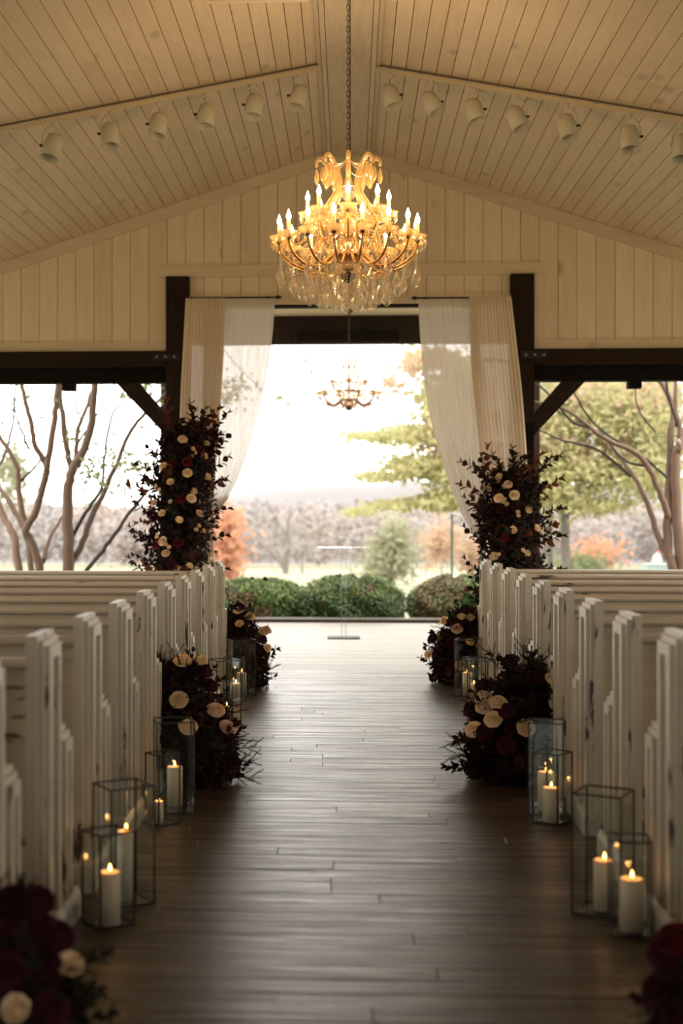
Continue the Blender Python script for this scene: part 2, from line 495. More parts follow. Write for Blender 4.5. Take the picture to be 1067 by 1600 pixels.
# ------------------------------------------------------------------ ceiling
ce = MB()
for s in (-1, 1):
    th = 0.12
    ce.prism([(0, RIDGE + 0.03), (s * 6.4, ceil_z(6.4) + 0.03), (s * 6.4, ceil_z(6.4) + th), (0, RIDGE + th)][::s], lambda u, w, d: (u, d, w), -5.2, GAB + 0.4)
ce = ce.build('ceiling', 'groove')
structure(ce, 'sloped whitewashed plank ceiling over the hall', 'ceiling')
rnd = random.Random(8)
W = 0.1115
g = 0.0028
far = MB()
def ceil_board(s, a, b, y0, y1):
    a, b = a + g, b - g
    poly = [(s * a, ceil_z(a)), (s * b, ceil_z(b)), (s * b, ceil_z(b) + 0.022), (s * a, ceil_z(a) + 0.022)][::s]
    return MB().prism(poly, lambda u, w, d: (u, d, w), y0, y1)
for s in (-1, 1):
    for k in range(56):
        a = 0.10 + k * W
        b = a + W
        if b > 6.35: break
        cut = rnd.uniform(8.9, 13.2)
        if a < 3.55:
            far2 = ceil_board(s, a, b, -5, 7.6); far.add(far2.v, far2.f)
            ceil_board(s, a, b, 7.602, cut - 0.001).build('ceiling_plank', 'ceiling_board', ce)
            ceil_board(s, a, b, cut + 0.001, GAB - 0.01).build('ceiling_plank', 'ceiling_board', ce)
        else:
            x_ = ceil_board(s, a, b, -5, GAB - 0.01); far.add(x_.v, x_.f)
far.build('ceiling_boards', 'ceiling_board', ce, kind='stuff')
# ridge beam: boxed boards with narrow side strips
BZ = 4.915
rb = thing('trim_2', 'boxed whitewashed ridge beam running above the aisle', 'beam', (0, 0, 0), kind='structure')
for y0, y1 in ((-4.9, 6.3), (6.302, 10.35), (10.352, GAB - 0.02)):
    MB().box(-0.165, 0.165, y0, y1, BZ, BZ + 0.06).build('beam_board', 'ridge_board', rb)
for s in (-1, 1):
    for y0, y1 in ((-4.9, 9.9), (9.902, 11.4), (11.402, GAB - 0.02)):
        x0, x1 = sorted((s * 0.169, s * 0.205))
        MB().box(x0, x1, y0, y1, BZ - 0.004, BZ + 0.10).build('side_strip', 'ridge_board', rb)
    x0, x1 = sorted((s * 0.21, s * 0.24))
    MB().box(x0, x1, -4.9, GAB - 0.02, ceil_z(0.24) - 0.02, ceil_z(0.24) + 0.01).build('cove_strip', 'conduit', rb)
for s in (-1, 1):
    x0, x1 = sorted((s * 0.25, s * 0.98))
    o = MB().box(x0, x1, 8.93, 8.99, 4.735, 4.79).build('trim_3' if s < 0 else 'trim_4', 'trim_board')
    structure(o, 'short whitewashed tie board at the top of the %s ceiling slope' % ('left' if s < 0 else 'right'), 'tie board')

# ------------------------------------------------------------------ gable wall at the front
gw = MB()
bk = GAB + 0.05
for poly in ([(-6.2, 3.06), (-1.77, 3.06), (-1.77, ceil_z(1.77)), (-6.2, ceil_z(6.2))], [(1.77, 3.06), (6.2, 3.06), (6.2, ceil_z(6.2)), (1.77, ceil_z(1.77))],
             [(-1.77, 3.79), (1.77, 3.79), (1.77, ceil_z(1.77)), (0, RIDGE), (-1.77, ceil_z(1.77))], [(-1.535, 3.50), (1.535, 3.50), (1.535, 3.789), (-1.535, 3.789)]):
    gw.prism(poly, lambda u, w, d: (u, d, w), bk, bk + 0.1)
gw = gw.build('wall_front', 'groove')
structure(gw, 'whitewashed vertical board gable wall above the openings', 'wall')
BW = 0.1787
k0 = -34
for k in range(k0, 34):
    a, b = k * BW + 0.03, (k + 1) * BW + 0.03
    if a < -6.1 or b > 6.1: continue
    a2, b2 = a + 0.0022, b - 0.0022
    def seg(x0, x1, zlo, zhi_fn):
        poly = [(x0, zlo), (x1, zlo), (x1, zhi_fn(x1)), (x0, zhi_fn(x0))]
        if x0 < 0 < x1: poly = [(x0, zlo), (x1, zlo), (x1, zhi_fn(x1)), (0, zhi_fn(0)), (x0, zhi_fn(x0))]
        off = random.uniform(0, 0.004)
        MB().prism(poly, lambda u, w, d: (u, d, w), GAB + off, GAB + 0.045).build('wall_board', 'gable_board', gw)
    top = lambda x: ceil_z(x) - 0.02
    if b2 < -1.80 or a2 > 1.80:
        seg(a2, b2, 3.08, top)
    elif abs((a + b) / 2) < 1.80:
        seg(a2, b2, 3.85, top)
        x0, x1 = max(a2, -1.535), min(b2, 1.535)
        if x1 - x0 > 0.01: seg(x0, x1, 3.56, lambda x: 3.78)
    else:
        seg(a2, b2, 3.85, top)
        x0, x1 = (max(a2, 1.77), b2) if a2 > 0 else (a2, min(b2, -1.77))
        if x1 - x0 > 0.01: seg(x0, x1, 3.08, lambda x: 3.849)
# trims on the gable
def board(name, x0, x1, y0, y1, z0, z1, mat, parent): return MB().box(x0, x1, y0, y1, z0, z1).build(name, mat, parent)
for s in (-1, 1):
    q = 0.125
    poly = [(s * 0.17, ceil_z(0.17) - 0.003), (s * 6.1, ceil_z(6.1) - 0.003), (s * 6.1, ceil_z(6.1) - q), (s * 0.17, ceil_z(0.17) - q)][::-s]
    MB().prism(poly, lambda u, w, d: (u, d, w), GAB - 0.022, GAB - 0.001).build('rake_trim', 'rake_board', gw)
    x0, x1 = sorted((s * 1.765, s * 1.855))
    MB().box(x0, x1, GAB - 0.024, GAB - 0.001, 3.142, 3.765).build('side_trim', 'gable_board', gw)
    x0, x1 = sorted((s * 1.765, s * 6.1))
    board('sill_trim', x0, x1, GAB - 0.024, GAB - 0.001, 3.05, 3.14, 'trim_board', gw)
board('head_trim', -1.855, 1.855, GAB - 0.024, GAB - 0.001, 3.768, 3.882, 'trim_board', gw)
board('opening_trim', -1.54, 1.54, GAB - 0.024, GAB - 0.001, 3.492, 3.578, 'trim_board', gw)
board('header_shadow', -1.54, 1.54, GAB - 0.02, GAB + 0.12, 3.472, 3.491, 'black_timber', gw)  # black strip stands in for the shadow under the header's bottom edge

# posts, side headers, braces
for s, side in ((-1, 'left'), (1, 'right')):
    o = thing('timber_post', 'dark brown timber post carrying the gable on the %s of the altar opening' % side, 'post', (s * 1.65, GAB, 0), group='posts of the altar opening')
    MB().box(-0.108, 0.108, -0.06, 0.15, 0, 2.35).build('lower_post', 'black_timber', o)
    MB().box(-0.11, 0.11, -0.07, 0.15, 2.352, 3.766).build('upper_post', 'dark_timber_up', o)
    o = thing('header_beam', 'dark timber header beam over the %s side opening' % side, 'beam', (s * 1.76, GAB, 2.75), group='headers over the side openings')
    x0, x1 = sorted((s * 0.004, s * 4.3))
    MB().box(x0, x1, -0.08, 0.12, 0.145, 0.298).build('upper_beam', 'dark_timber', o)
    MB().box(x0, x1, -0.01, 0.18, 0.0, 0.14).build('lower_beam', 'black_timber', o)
    x0, x1 = sorted((s * -0.004 + s * 0.9, s * 1.02))
    MB().box(x0, x1, -0.02, 0.1, -0.075, -0.002).build('hanging_block', 'black_timber', o)
    pl = thing('steel_bracket', 'black steel strap with three bolts on the %s header joint' % side, 'bracket', (s * 1.76, GAB - 0.085, 2.99), group='header joint straps')
    MB().box(-0.13, 0.13, -0.008, 0.003, -0.035, 0.035).build('plate', 'black_steel', pl)
    for k in (-1, 0, 1):
        b_ = MB(); b_.lathe([(0, 0), (0.014, 0), (0.014, 0.012), (0.008, 0.017), (0, 0.018)], 8)
        bo = b_.build('bolt', 'bolt_steel', pl, loc=(k * 0.085, -0.008, 0)); bo.rotation_euler = (PI / 2, 0, 0)
    br = thing('knee_brace', 'diagonal timber knee brace between %s post and header' % side, 'brace', (s * 1.75, GAB + 0.04, 2.2), group='knee braces')
    poly = [(s * 0.012, 0.03), (s * 0.012, 0.24), (s * 0.28, 0.545), (s * 0.50, 0.545)]
    if s < 0: poly = poly[::-1]
    MB().prism(poly, lambda u, w, d: (u, d, w), -0.055, 0.055).build('brace_timber', 'dark_timber', br)
    for zz, xx in ((0.14, 0.05), (0.50, 0.38)):
        b_ = MB(); b_.lathe([(0, 0), (0.016, 0), (0.016, 0.01), (0, 0.012)], 8)
        bo = b_.build('bolt', 'black_steel', br, loc=(s * xx, -0.055, zz)); bo.rotation_euler = (PI / 2, 0, 0)

# porch beyond the gable
pc = MB().box(-2.6, 2.6, GAB + 0.2, STG1 + 0.1, 4.112, 4.22).build('ceiling_porch', 'trim_board')
structure(pc, 'cream flat ceiling of the altar porch', 'ceiling')
for k in range(24):
    board('ceiling_plank', -2.6, 2.6, GAB + 0.2 + k * 0.22, GAB + 0.2 + k * 0.22 + 0.215, 4.095, 4.11, 'trim_board', pc)
pb = thing('porch_beam', 'dark timber beam across the far edge of the porch', 'beam', (0, STG1, 3.725))
MB().box(-2.6, 2.6, -0.1, 0.1, 0, 0.368).build('beam_timber', 'dark_timber', pb)
hb = thing('shade_housing', 'long black housing fixed on the porch beam face', 'housing', at(543, 524, STG1 - 0.14))
MB().box(-0.68, 0.68, -0.03, 0.035, -0.06, 0.06).build('housing_body', 'black_timber', hb)
for s in (-1, 1): MB().box(s * 0.69 - 0.012, s * 0.69 + 0.012, -0.035, 0.04, -0.065, 0.065).build('end_cap', 'black_steel', hb)
for s, side in ((-1, 'left'), (1, 'right')):
    o = thing('porch_post', 'dark timber post at the far %s corner of the porch' % side, 'post', (s * 2.42, STG1, 0), group='porch corner posts')
    MB().box(-0.1, 0.1, -0.1, 0.1, 0, 3.72).build('post_timber', 'dark_timber_up', o)
    MB().box(-0.13, 0.13, -0.13, 0.13, 0, 0.12).build('post_foot', 'dark_timber_up', o)

# side and rear walls of the hall
def hall_wall(name, label, x0, x1, y0, y1, z0, z1):
    o = MB().box(x0, x1, y0, y1, z0, z1).build(name, 'outer_wall'); structure(o, label, 'wall'); return o
SIDE_OPEN = 2.6  # unseen side walls end here, sides left open to let daylight in
hall_wall('wall_left', 'cream side wall of the hall on the left', -6.12, -6.0, -5, SIDE_OPEN, -0.1, ceil_z(6.1) + 0.02)
hall_wall('wall_right', 'cream side wall of the hall on the right', 6.0, 6.12, -5, SIDE_OPEN, -0.1, ceil_z(6.1) + 0.02)
rw = MB().box(-6.12, -1.8, -5.1, -5.0, -0.1, 5.1).box(1.8, 6.12, -5.1, -5.0, -0.1, 5.1).box(-1.8, 1.8, -5.1, -5.0, 2.8, 5.1).build('wall_rear', 'outer_wall')  # unseen rear opening, added so daylight reaches the pew backs
structure(rw, 'cream rear wall of the hall with a wide opening added for daylight', 'wall')
for s, side in ((-1, 'left'), (1, 'right')):
    x0, x1 = sorted((s * 6.0, s * 6.16))
    o = MB().box(x0, x1, SIDE_OPEN, GAB + 0.1, 2.75, ceil_z(6.1) + 0.02).build('trim_5' if s < 0 else 'trim_6', 'dark_timber'); structure(o, 'eaves beam over the open %s side' % side, 'beam')
    o = MB().box(x0, x1, GAB - 0.1, GAB + 0.1, 0, 2.749).build('trim_7' if s < 0 else 'trim_8', 'dark_timber_up'); structure(o, 'corner post of the hall on the %s' % side, 'post')
#@@STRUCT_END

# ------------------------------------------------------------------ pews
PEW_L = 4.6
def make_pew(s):
    """s = +1: the aisle lies on the -x side"""
    t = thing('church_pew', 'x', 'pew')
    def bx(x0, x1, y0, y1, z0, z1):
        a, b = sorted((s * x0, s * x1)); return MB().box(a, b, y0, y1, z0, z1)
    def up(name, parent, *a): return bx(*a).build(name, 'pew_paint_up', parent)
    def stack(y0, y1, h, name):
        p = up(name, t, 0, 0.04, y0, y1, 0.10, h)
        up('moulding', p, -0.018, -0.0005, y0 + 0.018, y1 - 0.018, 0.112, h - 0.019)
        m = 0.045
        up('moulding', p, -0.036, -0.0185, y0 + m, y0 + m + 0.035, 0.112, h - 0.04)
        up('moulding', p, -0.036, -0.0185, y1 - m - 0.035, y1 - m, 0.112, h - 0.04)
        up('moulding', p, -0.036, -0.0185, y0 + m + 0.0355, y1 - m - 0.0355, h - 0.085, h - 0.04)
        return p
    stack(0.0, 0.285, 1.10, 'end_post')
    stack(0.287, 0.50, 0.728, 'arm_post')
    poly = [(s * -0.052, 0.0), (s * -0.052, 0.08), (s * -0.037, 0.108), (s * 0.06, 0.108), (s * 0.06, 0.0)]
    if s > 0: poly = poly[::-1]
    MB().prism(poly, lambda u, w, d: (u, d, w), -0.02, 0.53).build('plinth', 'pew_paint_up', t)
    L = PEW_L
    # back: panel and cap rail with a rounded nose
    a, b = sorted((s * 0.041, s * L))
    def prof(name, pts, mat='pew_paint'):
        m = MB(); m.prism(pts, lambda u, w, d: (d, u, w), a, b); return m.build(name, mat, t)
    prof('back_panel', [(0.045, 0.40), (0.07, 0.40), (0.075, 0.98), (0.05, 0.98)])
    prof('cap_rail', [(0.018, 0.981), (0.10, 0.981), (0.105, 1.0), (0.085, 1.018), (0.035, 1.022), (0.004, 1.012), (-0.003, 0.999), (0.004, 0.987)])
    prof('rail_moulding', [(0.026, 0.925), (0.0455, 0.925), (0.0495, 0.98), (0.034, 0.98), (0.026, 0.955)])
    prof('seat', [(0.08, 0.42), (0.49, 0.43), (0.495, 0.455), (0.08, 0.445)])
    prof('base_rail', [(0.05, 0.06), (0.075, 0.06), (0.075, 0.16), (0.05, 0.16)])
    return t
ORD = ['first', 'second', 'third', 'fourth', 'fifth', 'sixth', 'seventh', 'eighth', 'ninth', 'tenth']
for s, X, Y0, dY, side in ((1, 1.155, 12.02, 0.878, 'right'), (-1, -1.065, 11.55, 0.842, 'left')):
    proto = make_pew(s)
    for k in range(10):
        o = proto if k == 0 else copy_tree(proto)
        o.location = (X, Y0 - k * dY, 0)
        o['label'] = 'distressed white wooden pew right of the aisle, %s from the altar' % ORD[k] if s > 0 else 'distressed white wooden pew left of the aisle, %s from the altar' % ORD[k]
        o['group'] = 'pews on the %s of the aisle' % side

# ------------------------------------------------------------------ curtains
def catmull(P, n):
    P = [np.array(p, float) for p in P]
    P = [2 * P[0] - P[1]] + P + [2 * P[-1] - P[-2]]
    m = len(P) - 3
    out = []
    for i in range(n):
        t = i / (n - 1) * m; k = min(int(t), m - 1); t -= k
        p0, p1, p2, p3 = P[k:k + 4]
        out.append(0.5 * (2 * p1 + (p2 - p0) * t + (2 * p0 - 5 * p1 + 4 * p2 - p3) * t * t + (3 * p1 - p0 - 3 * p2 + p3) * t ** 3))
    return out
def drape(name, mat, inner, outer, Y, pleats, amp, parent, seed=0, nu=110, nv=56):
    A = catmull(inner, nv); B = catmull(outer, nv)
    r = random.Random(seed)
    ph = [r.uniform(0, 6.28) for _ in range(4)]
    V = []
    for j in range(nv):
        pa, pb = at(A[j][0], A[j][1], Y), at(B[j][0], B[j][1], Y)
        v = j / (nv - 1)
        for i in range(nu + 1):
            u = i / nu
            p = pa.lerp(pb, u)
            w = math.sin(2 * PI * pleats * u + ph[0] + 0.5 * math.sin(5 * u + ph[1])) * 0.65 + math.sin(2 * PI * pleats * 0.37 * u + ph[2] + v) * 0.5
            p.y += amp * w * min(1, 0.5 + v)
            p.x += 0.25 * amp * math.sin(2 * PI * pleats * u * 2 + ph[3]) * (0.3 + v)
            V.append(p)
    Fs = [(j * (nu + 1) + i, j * (nu + 1) + i + 1, (j + 1) * (nu + 1) + i + 1, (j + 1) * (nu + 1) + i) for j in range(nv - 1) for i in range(nu)]
    m = MB(); m.add([p - Vector(parent.location) for p in V], Fs)
    return m.build(name, mat, parent, smooth=True)
for side, rodpx, fin, fi, fo, si, so in (
    ('left', (284, 432), 432,
     [(352, 466), (349, 560), (344, 640), (338, 720), (334, 800), (336, 900), (336, 1020)], [(290, 466), (286, 540), (282, 620), (281, 700), (292, 790), (296, 900), (292, 1020)],
     [(430, 466), (426, 520), (418, 580), (405, 640), (388, 705), (362, 768), (337, 806)], [(318, 466), (318, 540), (317, 610), (318, 680), (322, 740), (326, 780), (328, 806)]),
    ('right', (650, 806), 650,
     [(733, 463), (736, 560), (743, 640), (752, 720), (760, 800), (770, 900), (766, 1020)], [(799, 463), (808, 540), (817, 620), (824, 720), (826, 800), (822, 900), (826, 1020)],
     [(653, 464), (657, 535), (665, 610), (680, 685), (702, 755), (726, 812), (748, 846)], [(748, 464), (750, 550), (752, 630), (756, 710), (759, 770), (762, 810), (764, 846)])):
    Yc = 13.52
    c0 = at((rodpx[0] + rodpx[1]) / 2, 466, Yc)
    o = thing('sheer_curtain', 'ivory sheer curtain swept aside at the %s of the altar opening' % side, 'curtain', (c0.x, Yc, 0), group='altar curtains')
    drape('full_panel', 'full_cloth', fi, fo, Yc, 13, 0.016, o, seed=3)
    drape('sheer_panel', 'sheer_cloth', si, so, Yc + 0.04, 12, 0.013, o, seed=5)
    rod = thing('curtain_rod', 'thin black curtain rod holding the %s sheer curtain' % side, 'curtain rod', (c0.x, Yc + 0.03, c0.z + 0.01), group='curtain rods')
    a, b = at(rodpx[0], 467, Yc), at(rodpx[1], 467, Yc)
    hw = (b.x - a.x) / 2
    MB().tube([(-hw, 0, 0), (hw, 0, 0)], 0.008, 8).build('rod', 'black_steel', rod)
    sx = 1 if side == 'left' else -1
    fm = MB(); fm.lathe([(0, 0.05), (0.008, 0.04), (0.02, 0.012), (0.02, 0.0), (0.008, -0.006), (0, -0.006)], 8)
    fo_ = fm.build('finial', 'black_steel', rod, loc=(sx * hw, 0, 0)); fo_.rotation_euler = (0, sx * PI / 2, 0)
    for xx in (-hw * 0.8, hw * 0.8):
        MB().box(xx - 0.008, xx + 0.008, 0.0, GAB - 0.03 - Yc - 0.03, -0.012, 0.012).build('rod_bracket', 'black_steel', rod)

# ------------------------------------------------------------------ chandeliers
def ring_pts(n, r, z, off=0.0): return [(r * math.cos(2 * PI * k / n + off), r * math.sin(2 * PI * k / n + off), z) for k in range(n)]
pend_m = MB(); pend_m.lathe([(0, 0), (0.10, -0.10), (0.24, -0.42), (0.30, -0.62), (0.18, -0.85), (0, -1.0)], 6)
pend_clear = pend_m.mesh('pendant_clear', 'crystal_clear'); pend_gold = pend_m.mesh('pendant_gold', 'crystal_gold')
drop_m = MB(); drop_m.lathe([(0, 0), (0.10, -0.12), (0.20, -0.55), (0.13, -0.8), (0, -1.0)], 5)
drop_gold = drop_m.mesh('drop_gold', 'crystal_gold'); drop_clear = drop_m.mesh('drop_clear', 'crystal_clear')
dish_m = MB(); dish_m.lathe([(0, -0.012), (0.02, -0.012), (0.045, 0.0), (0.062, 0.022), (0.058, 0.024), (0.04, 0.006), (0.016, -0.002), (0, -0.002)], 14)
dish_me = dish_m.mesh('bobeche', 'crystal_gold', True)
sleeve_m = MB(); sleeve_m.lathe([(0, 0), (0.0125, 0), (0.0125, 0.092), (0, 0.094)], 8)
sleeve_me = sleeve_m.mesh('candle_sleeve', 'candle_sleeve', True)
bulb_m = MB(); bulb_m.lathe([(0, 0), (0.008, 0.003), (0.0155, 0.02), (0.014, 0.034), (0.006, 0.055), (0.002, 0.068), (0, 0.07)], 8)
bulb_me = bulb_m.mesh('bulb', 'bulb_glow', True); bulb_dim_me = bulb_m.mesh('bulb_dim', 'bulb_dim', True)
cup_m = MB(); cup_m.lathe([(0, -0.035), (0.006, -0.03), (0.016, -0.014), (0.016, -0.008), (0, -0.008)], 8)
cup_me = cup_m.mesh('cup', 'bronze', True)
def swag(p, q, sag, step, r):
    p, q = Vector(p), Vector(q)
    L = (p - q).length + sag
    n = max(3, int(L / step)); m = MB()
    for k in range(n + 1):
        u = k / n
        w = p.lerp(q, u); w.z -= sag * 4 * u * (1 - u)
        m.bead(w, r)
    return m
def chandelier(label, loc, S, n_low, n_up, n_crown, lit, chain_top, rings, power):
    T = thing('crystal_chandelier', label, 'chandelier', loc)
    T.scale = (S, S, S)
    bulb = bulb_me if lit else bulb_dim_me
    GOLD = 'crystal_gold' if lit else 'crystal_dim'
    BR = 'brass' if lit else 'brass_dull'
    a0 = PI / n_low - PI / 2
    # central stem, dishes and bottom bowl
    m = MB(); m.lathe([(0, 0.985), (0.008, 0.98), (0.008, 0.86), (0.022, 0.84), (0.03, 0.81), (0.012, 0.78), (0.02, 0.70), (0.034, 0.64), (0.014, 0.58), (0.03, 0.52), (0.04, 0.46), (0.018, 0.40), (0.05, 0.36), (0.065, 0.32), (0.05, 0.27), (0.02, 0.25), (0, 0.25)], 12)
    m.build('stem', GOLD, T, True)
    m = MB(); m.lathe([(0, 0.27), (0.05, 0.265), (0.056, 0.24), (0.042, 0.205), (0.016, 0.185), (0, 0.18)], 12)
    m.build('bottom_bowl', 'bronze', T, True)
    m = MB(); m.lathe([(0.0, 0.705), (0.03, 0.71), (0.055, 0.735), (0.07, 0.775), (0.064, 0.775), (0.05, 0.74), (0.02, 0.72), (0, 0.72)], 16)
    m.build('top_dish', 'crystal_clear', T, True)
    # crown scrolls
    ca = -PI / 2
    prev = None; first = None
    for k in range(n_crown):
        an = ca + 2 * PI * k / n_crown
        c, s = math.cos(an), math.sin(an)
        pr = [(0.03, 0.60), (0.12, 0.615), (0.15, 0.645), (0.12, 0.69), (0.08, 0.755), (0.082, 0.84), (0.115, 0.905), (0.155, 0.955), (0.18, 0.965), (0.20, 0.945), (0.197, 0.92)]
        pts = [(r * c, r * s, z) for r, z in catmull(pr, 26)]
        rad = [0.010 + 0.007 * math.sin(PI * i / 25) for i in range(26)]
        arm = MB().tube(pts, rad, 5).build('crown_scroll', GOLD, T, True)
        tip = Vector((0.195 * c, 0.195 * s, 0.955))
        for rr, zz, ln in ((0.20, 0.90, 0.10), (0.165, 0.915, 0.095), (0.13, 0.885, 0.11)):
            swag((rr * c, rr * s, zz + 0.05), (rr * c, rr * s, zz), 0, 0.013, 0.0055).build('bead_string', GOLD, arm)
            place('drop', drop_gold, arm, (rr * c, rr * s, zz), None, (0.09, 0.09, ln))
        swag((0, 0, 0.975), (0.17 * c, 0.17 * s, 0.955), 0.045, 0.016, 0.0075).build('bead_string', GOLD, T)
        if prev is not None: swag(prev, tip * 0.9, 0.04, 0.016, 0.0065).build('bead_string', GOLD, T)
        prev = tip * 0.9
        place('drop', drop_gold, arm, (0.075 * c, 0.075 * s, 0.86), None, (0.10, 0.10, 0.085))
    def tier(n, off, R, zc, path, br, name):
        tips = []
        for k in range(n):
            an = off + 2 * PI * k / n
            c, s = math.cos(an), math.sin(an)
            pts = [(r * c, r * s, z) for r, z in catmull(path, 20)]
            arm = MB().tube(pts, [br * (1.1 - 0.4 * i / 19) * (1.0 if lit else 1.5) for i in range(20)], 6).build(name, BR, T, True)
            place('cup', cup_me, arm, (R * c, R * s, zc))
            place('bobeche', dish_me, arm, (R * c, R * s, zc))
            place('candle_sleeve', sleeve_me, arm, (R * c, R * s, zc))
            place('bulb', bulb, arm, (R * c, R * s, zc + 0.092))
            tips.append(Vector((R * c, R * s, zc)))
            for q in range(4):
                aq = an + PI / 4 + q * PI / 2
                px, py = R * c + 0.058 * math.cos(aq), R * s + 0.058 * math.sin(aq)
                place('drop', drop_gold if q % 2 else drop_clear, T, (px, py, zc + 0.018), None, (0.07, 0.07, 0.062))
        return tips
    lows = tier(n_low, a0, 0.44, 0.44, [(0.04, 0.33), (0.09, 0.36), (0.14, 0.33), (0.21, 0.275), (0.30, 0.27), (0.38, 0.31), (0.43, 0.37), (0.44, 0.425)], 0.0105, 'lower_arm')
    ups = tier(n_up, -PI / 2, 0.256, 0.605, [(0.03, 0.47), (0.07, 0.50), (0.12, 0.47), (0.19, 0.47), (0.24, 0.52), (0.256, 0.59)], 0.009, 'upper_arm')
    for tips, sag in ((lows, 0.07), (ups, 0.06)):
        for a, b in zip(tips, tips[1:] + tips[:1]):
            swag(a, b, sag, 0.018, 0.009).build('bead_string', GOLD, T)
    for i, p in enumerate(lows):
        q = ups[int(i * len(ups) / len(lows)) % len(ups)]
        swag(q, p, 0.06, 0.018, 0.009).build('bead_string', GOLD, T)
        inner = Vector((p.x * 0.22, p.y * 0.22, 0.235))
        swag(Vector((p.x * 0.9, p.y * 0.9, 0.335)), inner, 0.05, 0.018, 0.009).build('bead_string', GOLD, T)
        mid = Vector((p.x * 0.45, p.y * 0.45, 0.46))
        swag(mid, Vector((p.x * 0.8, p.y * 0.8, 0.33)), 0.05, 0.018, 0.008).build('bead_string', GOLD, T)
        place('pendant', pend_gold, T, mid, None, (0.06, 0.06, 0.075))
        place('pendant', pend_gold, T, (p.x * 0.62, p.y * 0.62, 0.40), None, (0.06, 0.06, 0.08))
    for i, p in enumerate(ups):
        swag(Vector((0, 0, 0.70)), p, 0.04, 0.017, 0.007).build('bead_string', GOLD, T)
        place('pendant', pend_gold, T, (p.x * 0.6, p.y * 0.6, 0.60), None, (0.055, 0.055, 0.075))
    rr = random.Random(4)
    for n, R, ztop, ln, zb, off in rings:
        pts = ring_pts(n, R, ztop, off)
        for p in pts:
            e = rr.uniform(-0.012, 0.012)
            st = Vector((p[0], p[1], ztop)); en = Vector((p[0], p[1], zb + ln + e))
            swag(st, en, 0, 0.017, 0.0085).build('bead_string', 'crystal_clear', T)
            place('pendant', pend_clear, T, en, (0, 0, rr.uniform(0, 3)), (ln * 0.98, ln * 0.98, ln))
    # chain and ceiling rose
    m = MB(); z = 0.985; k = 0
    top = (chain_top - loc[2]) / S
    while z < top:
        ax = (1, 0) if k % 2 else (0, 1)
        loop = [(ax[0] * 0.009 * math.cos(t), ax[1] * 0.009 * math.cos(t), z + 0.017 + 0.021 * math.sin(t)) for t in [2 * PI * i / 8 for i in range(9)]]
        m.tube(loop, 0.0027, 4, cap=False); z += 0.034; k += 1
    m.build('chain', 'bronze', T)
    m = MB(); m.tube([(0.012, 0.006, 0.98 + (top - 0.98) * i / 12) for i in range(13)], 0.003, 5); m.build('supply_cord', 'black_steel', T)
    m = MB(); m.lathe([(0, 0), (0.075, -0.004), (0.08, -0.02), (0.05, -0.06), (0.015, -0.08), (0, -0.08)], 16); m.build('ceiling_rose', 'bronze', T, True, loc=(0, 0, top))
    if lit:
        for p in lows[::2] + ups[::2]:
            point_light('bulb_light', (p.x, p.y, p.z + 0.13), power, (1.0, 0.68, 0.38), 0.02, T)
    return T
c1 = at(544, 487, 9.0)
chandelier('large lit crystal chandelier hanging on a chain above the aisle', (c1.x, 9.0, c1.z), 1.0, 16, 8, 8, True, BZ,
           [(16, 0.435, 0.36, 0.10, 0.165, PI / 16), (20, 0.345, 0.285, 0.105, 0.105, 0.1), (18, 0.26, 0.27, 0.105, 0.05, 0.0), (13, 0.165, 0.25, 0.11, 0.012, 0.2), (7, 0.07, 0.22, 0.11, -0.004, 0.1)], 3.0)
c2 = at(545, 662, 18.25)
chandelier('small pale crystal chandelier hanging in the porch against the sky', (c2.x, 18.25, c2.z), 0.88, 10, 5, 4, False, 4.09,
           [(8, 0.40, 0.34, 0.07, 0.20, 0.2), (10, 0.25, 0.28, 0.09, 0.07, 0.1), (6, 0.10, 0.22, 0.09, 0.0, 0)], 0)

# ------------------------------------------------------------------ track spotlights
def track(name, label, p, q):
    o = thing(name, label, 'light track', p)
    d = q - p
    V = []
    MB().tube([(0, 0, -0.02), (d.x, d.y, d.z - 0.02)], 0.02, 4).build('rail', 'conduit', o)
    MB().tube([(0, -0.014, 0.012), (d.x, d.y - 0.014, d.z + 0.012)], 0.008, 4).build('rail_shadow', 'groove', o)  # dark strip drawn in as the shadow along the rail's near side
    return o
tl0, tl1 = on_ceiling(498, 103, 0.03), on_ceiling(-60, 212, 0.03)
tr0, tr1 = on_ceiling(585, 104, 0.03), on_ceiling(1120, 193, 0.03)
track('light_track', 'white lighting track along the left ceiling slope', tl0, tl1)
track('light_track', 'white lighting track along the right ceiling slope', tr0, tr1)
can_m = MB(); can_m.lathe([(0, 0.105), (0.03, 0.10), (0.055, 0.082), (0.068, 0.05), (0.07, 0.02), (0.072, -0.10), (0.068, -0.10), (0.064, -0.02), (0.05, 0.05), (0, 0.07)], 18)
can_me = can_m.mesh('can', 'white_fixture', True)
yk = MB(); yk.tube([(0.078 * math.cos(t), 0, 0.135 * math.sin(t) + 0.0) for t in [PI * i / 12 for i in range(13)]], 0.007, 6)
yoke_me = yk.mesh('yoke', 'white_fixture', True)
kn = MB(); kn.tube([(-0.014, 0, 0), (0.014, 0, 0)], 0.01, 8); knob_me = kn.mesh('knob', 'bronze')
SPOT_ORD = ['first', 'second', 'third', 'fourth', 'fifth', 'sixth', 'seventh']
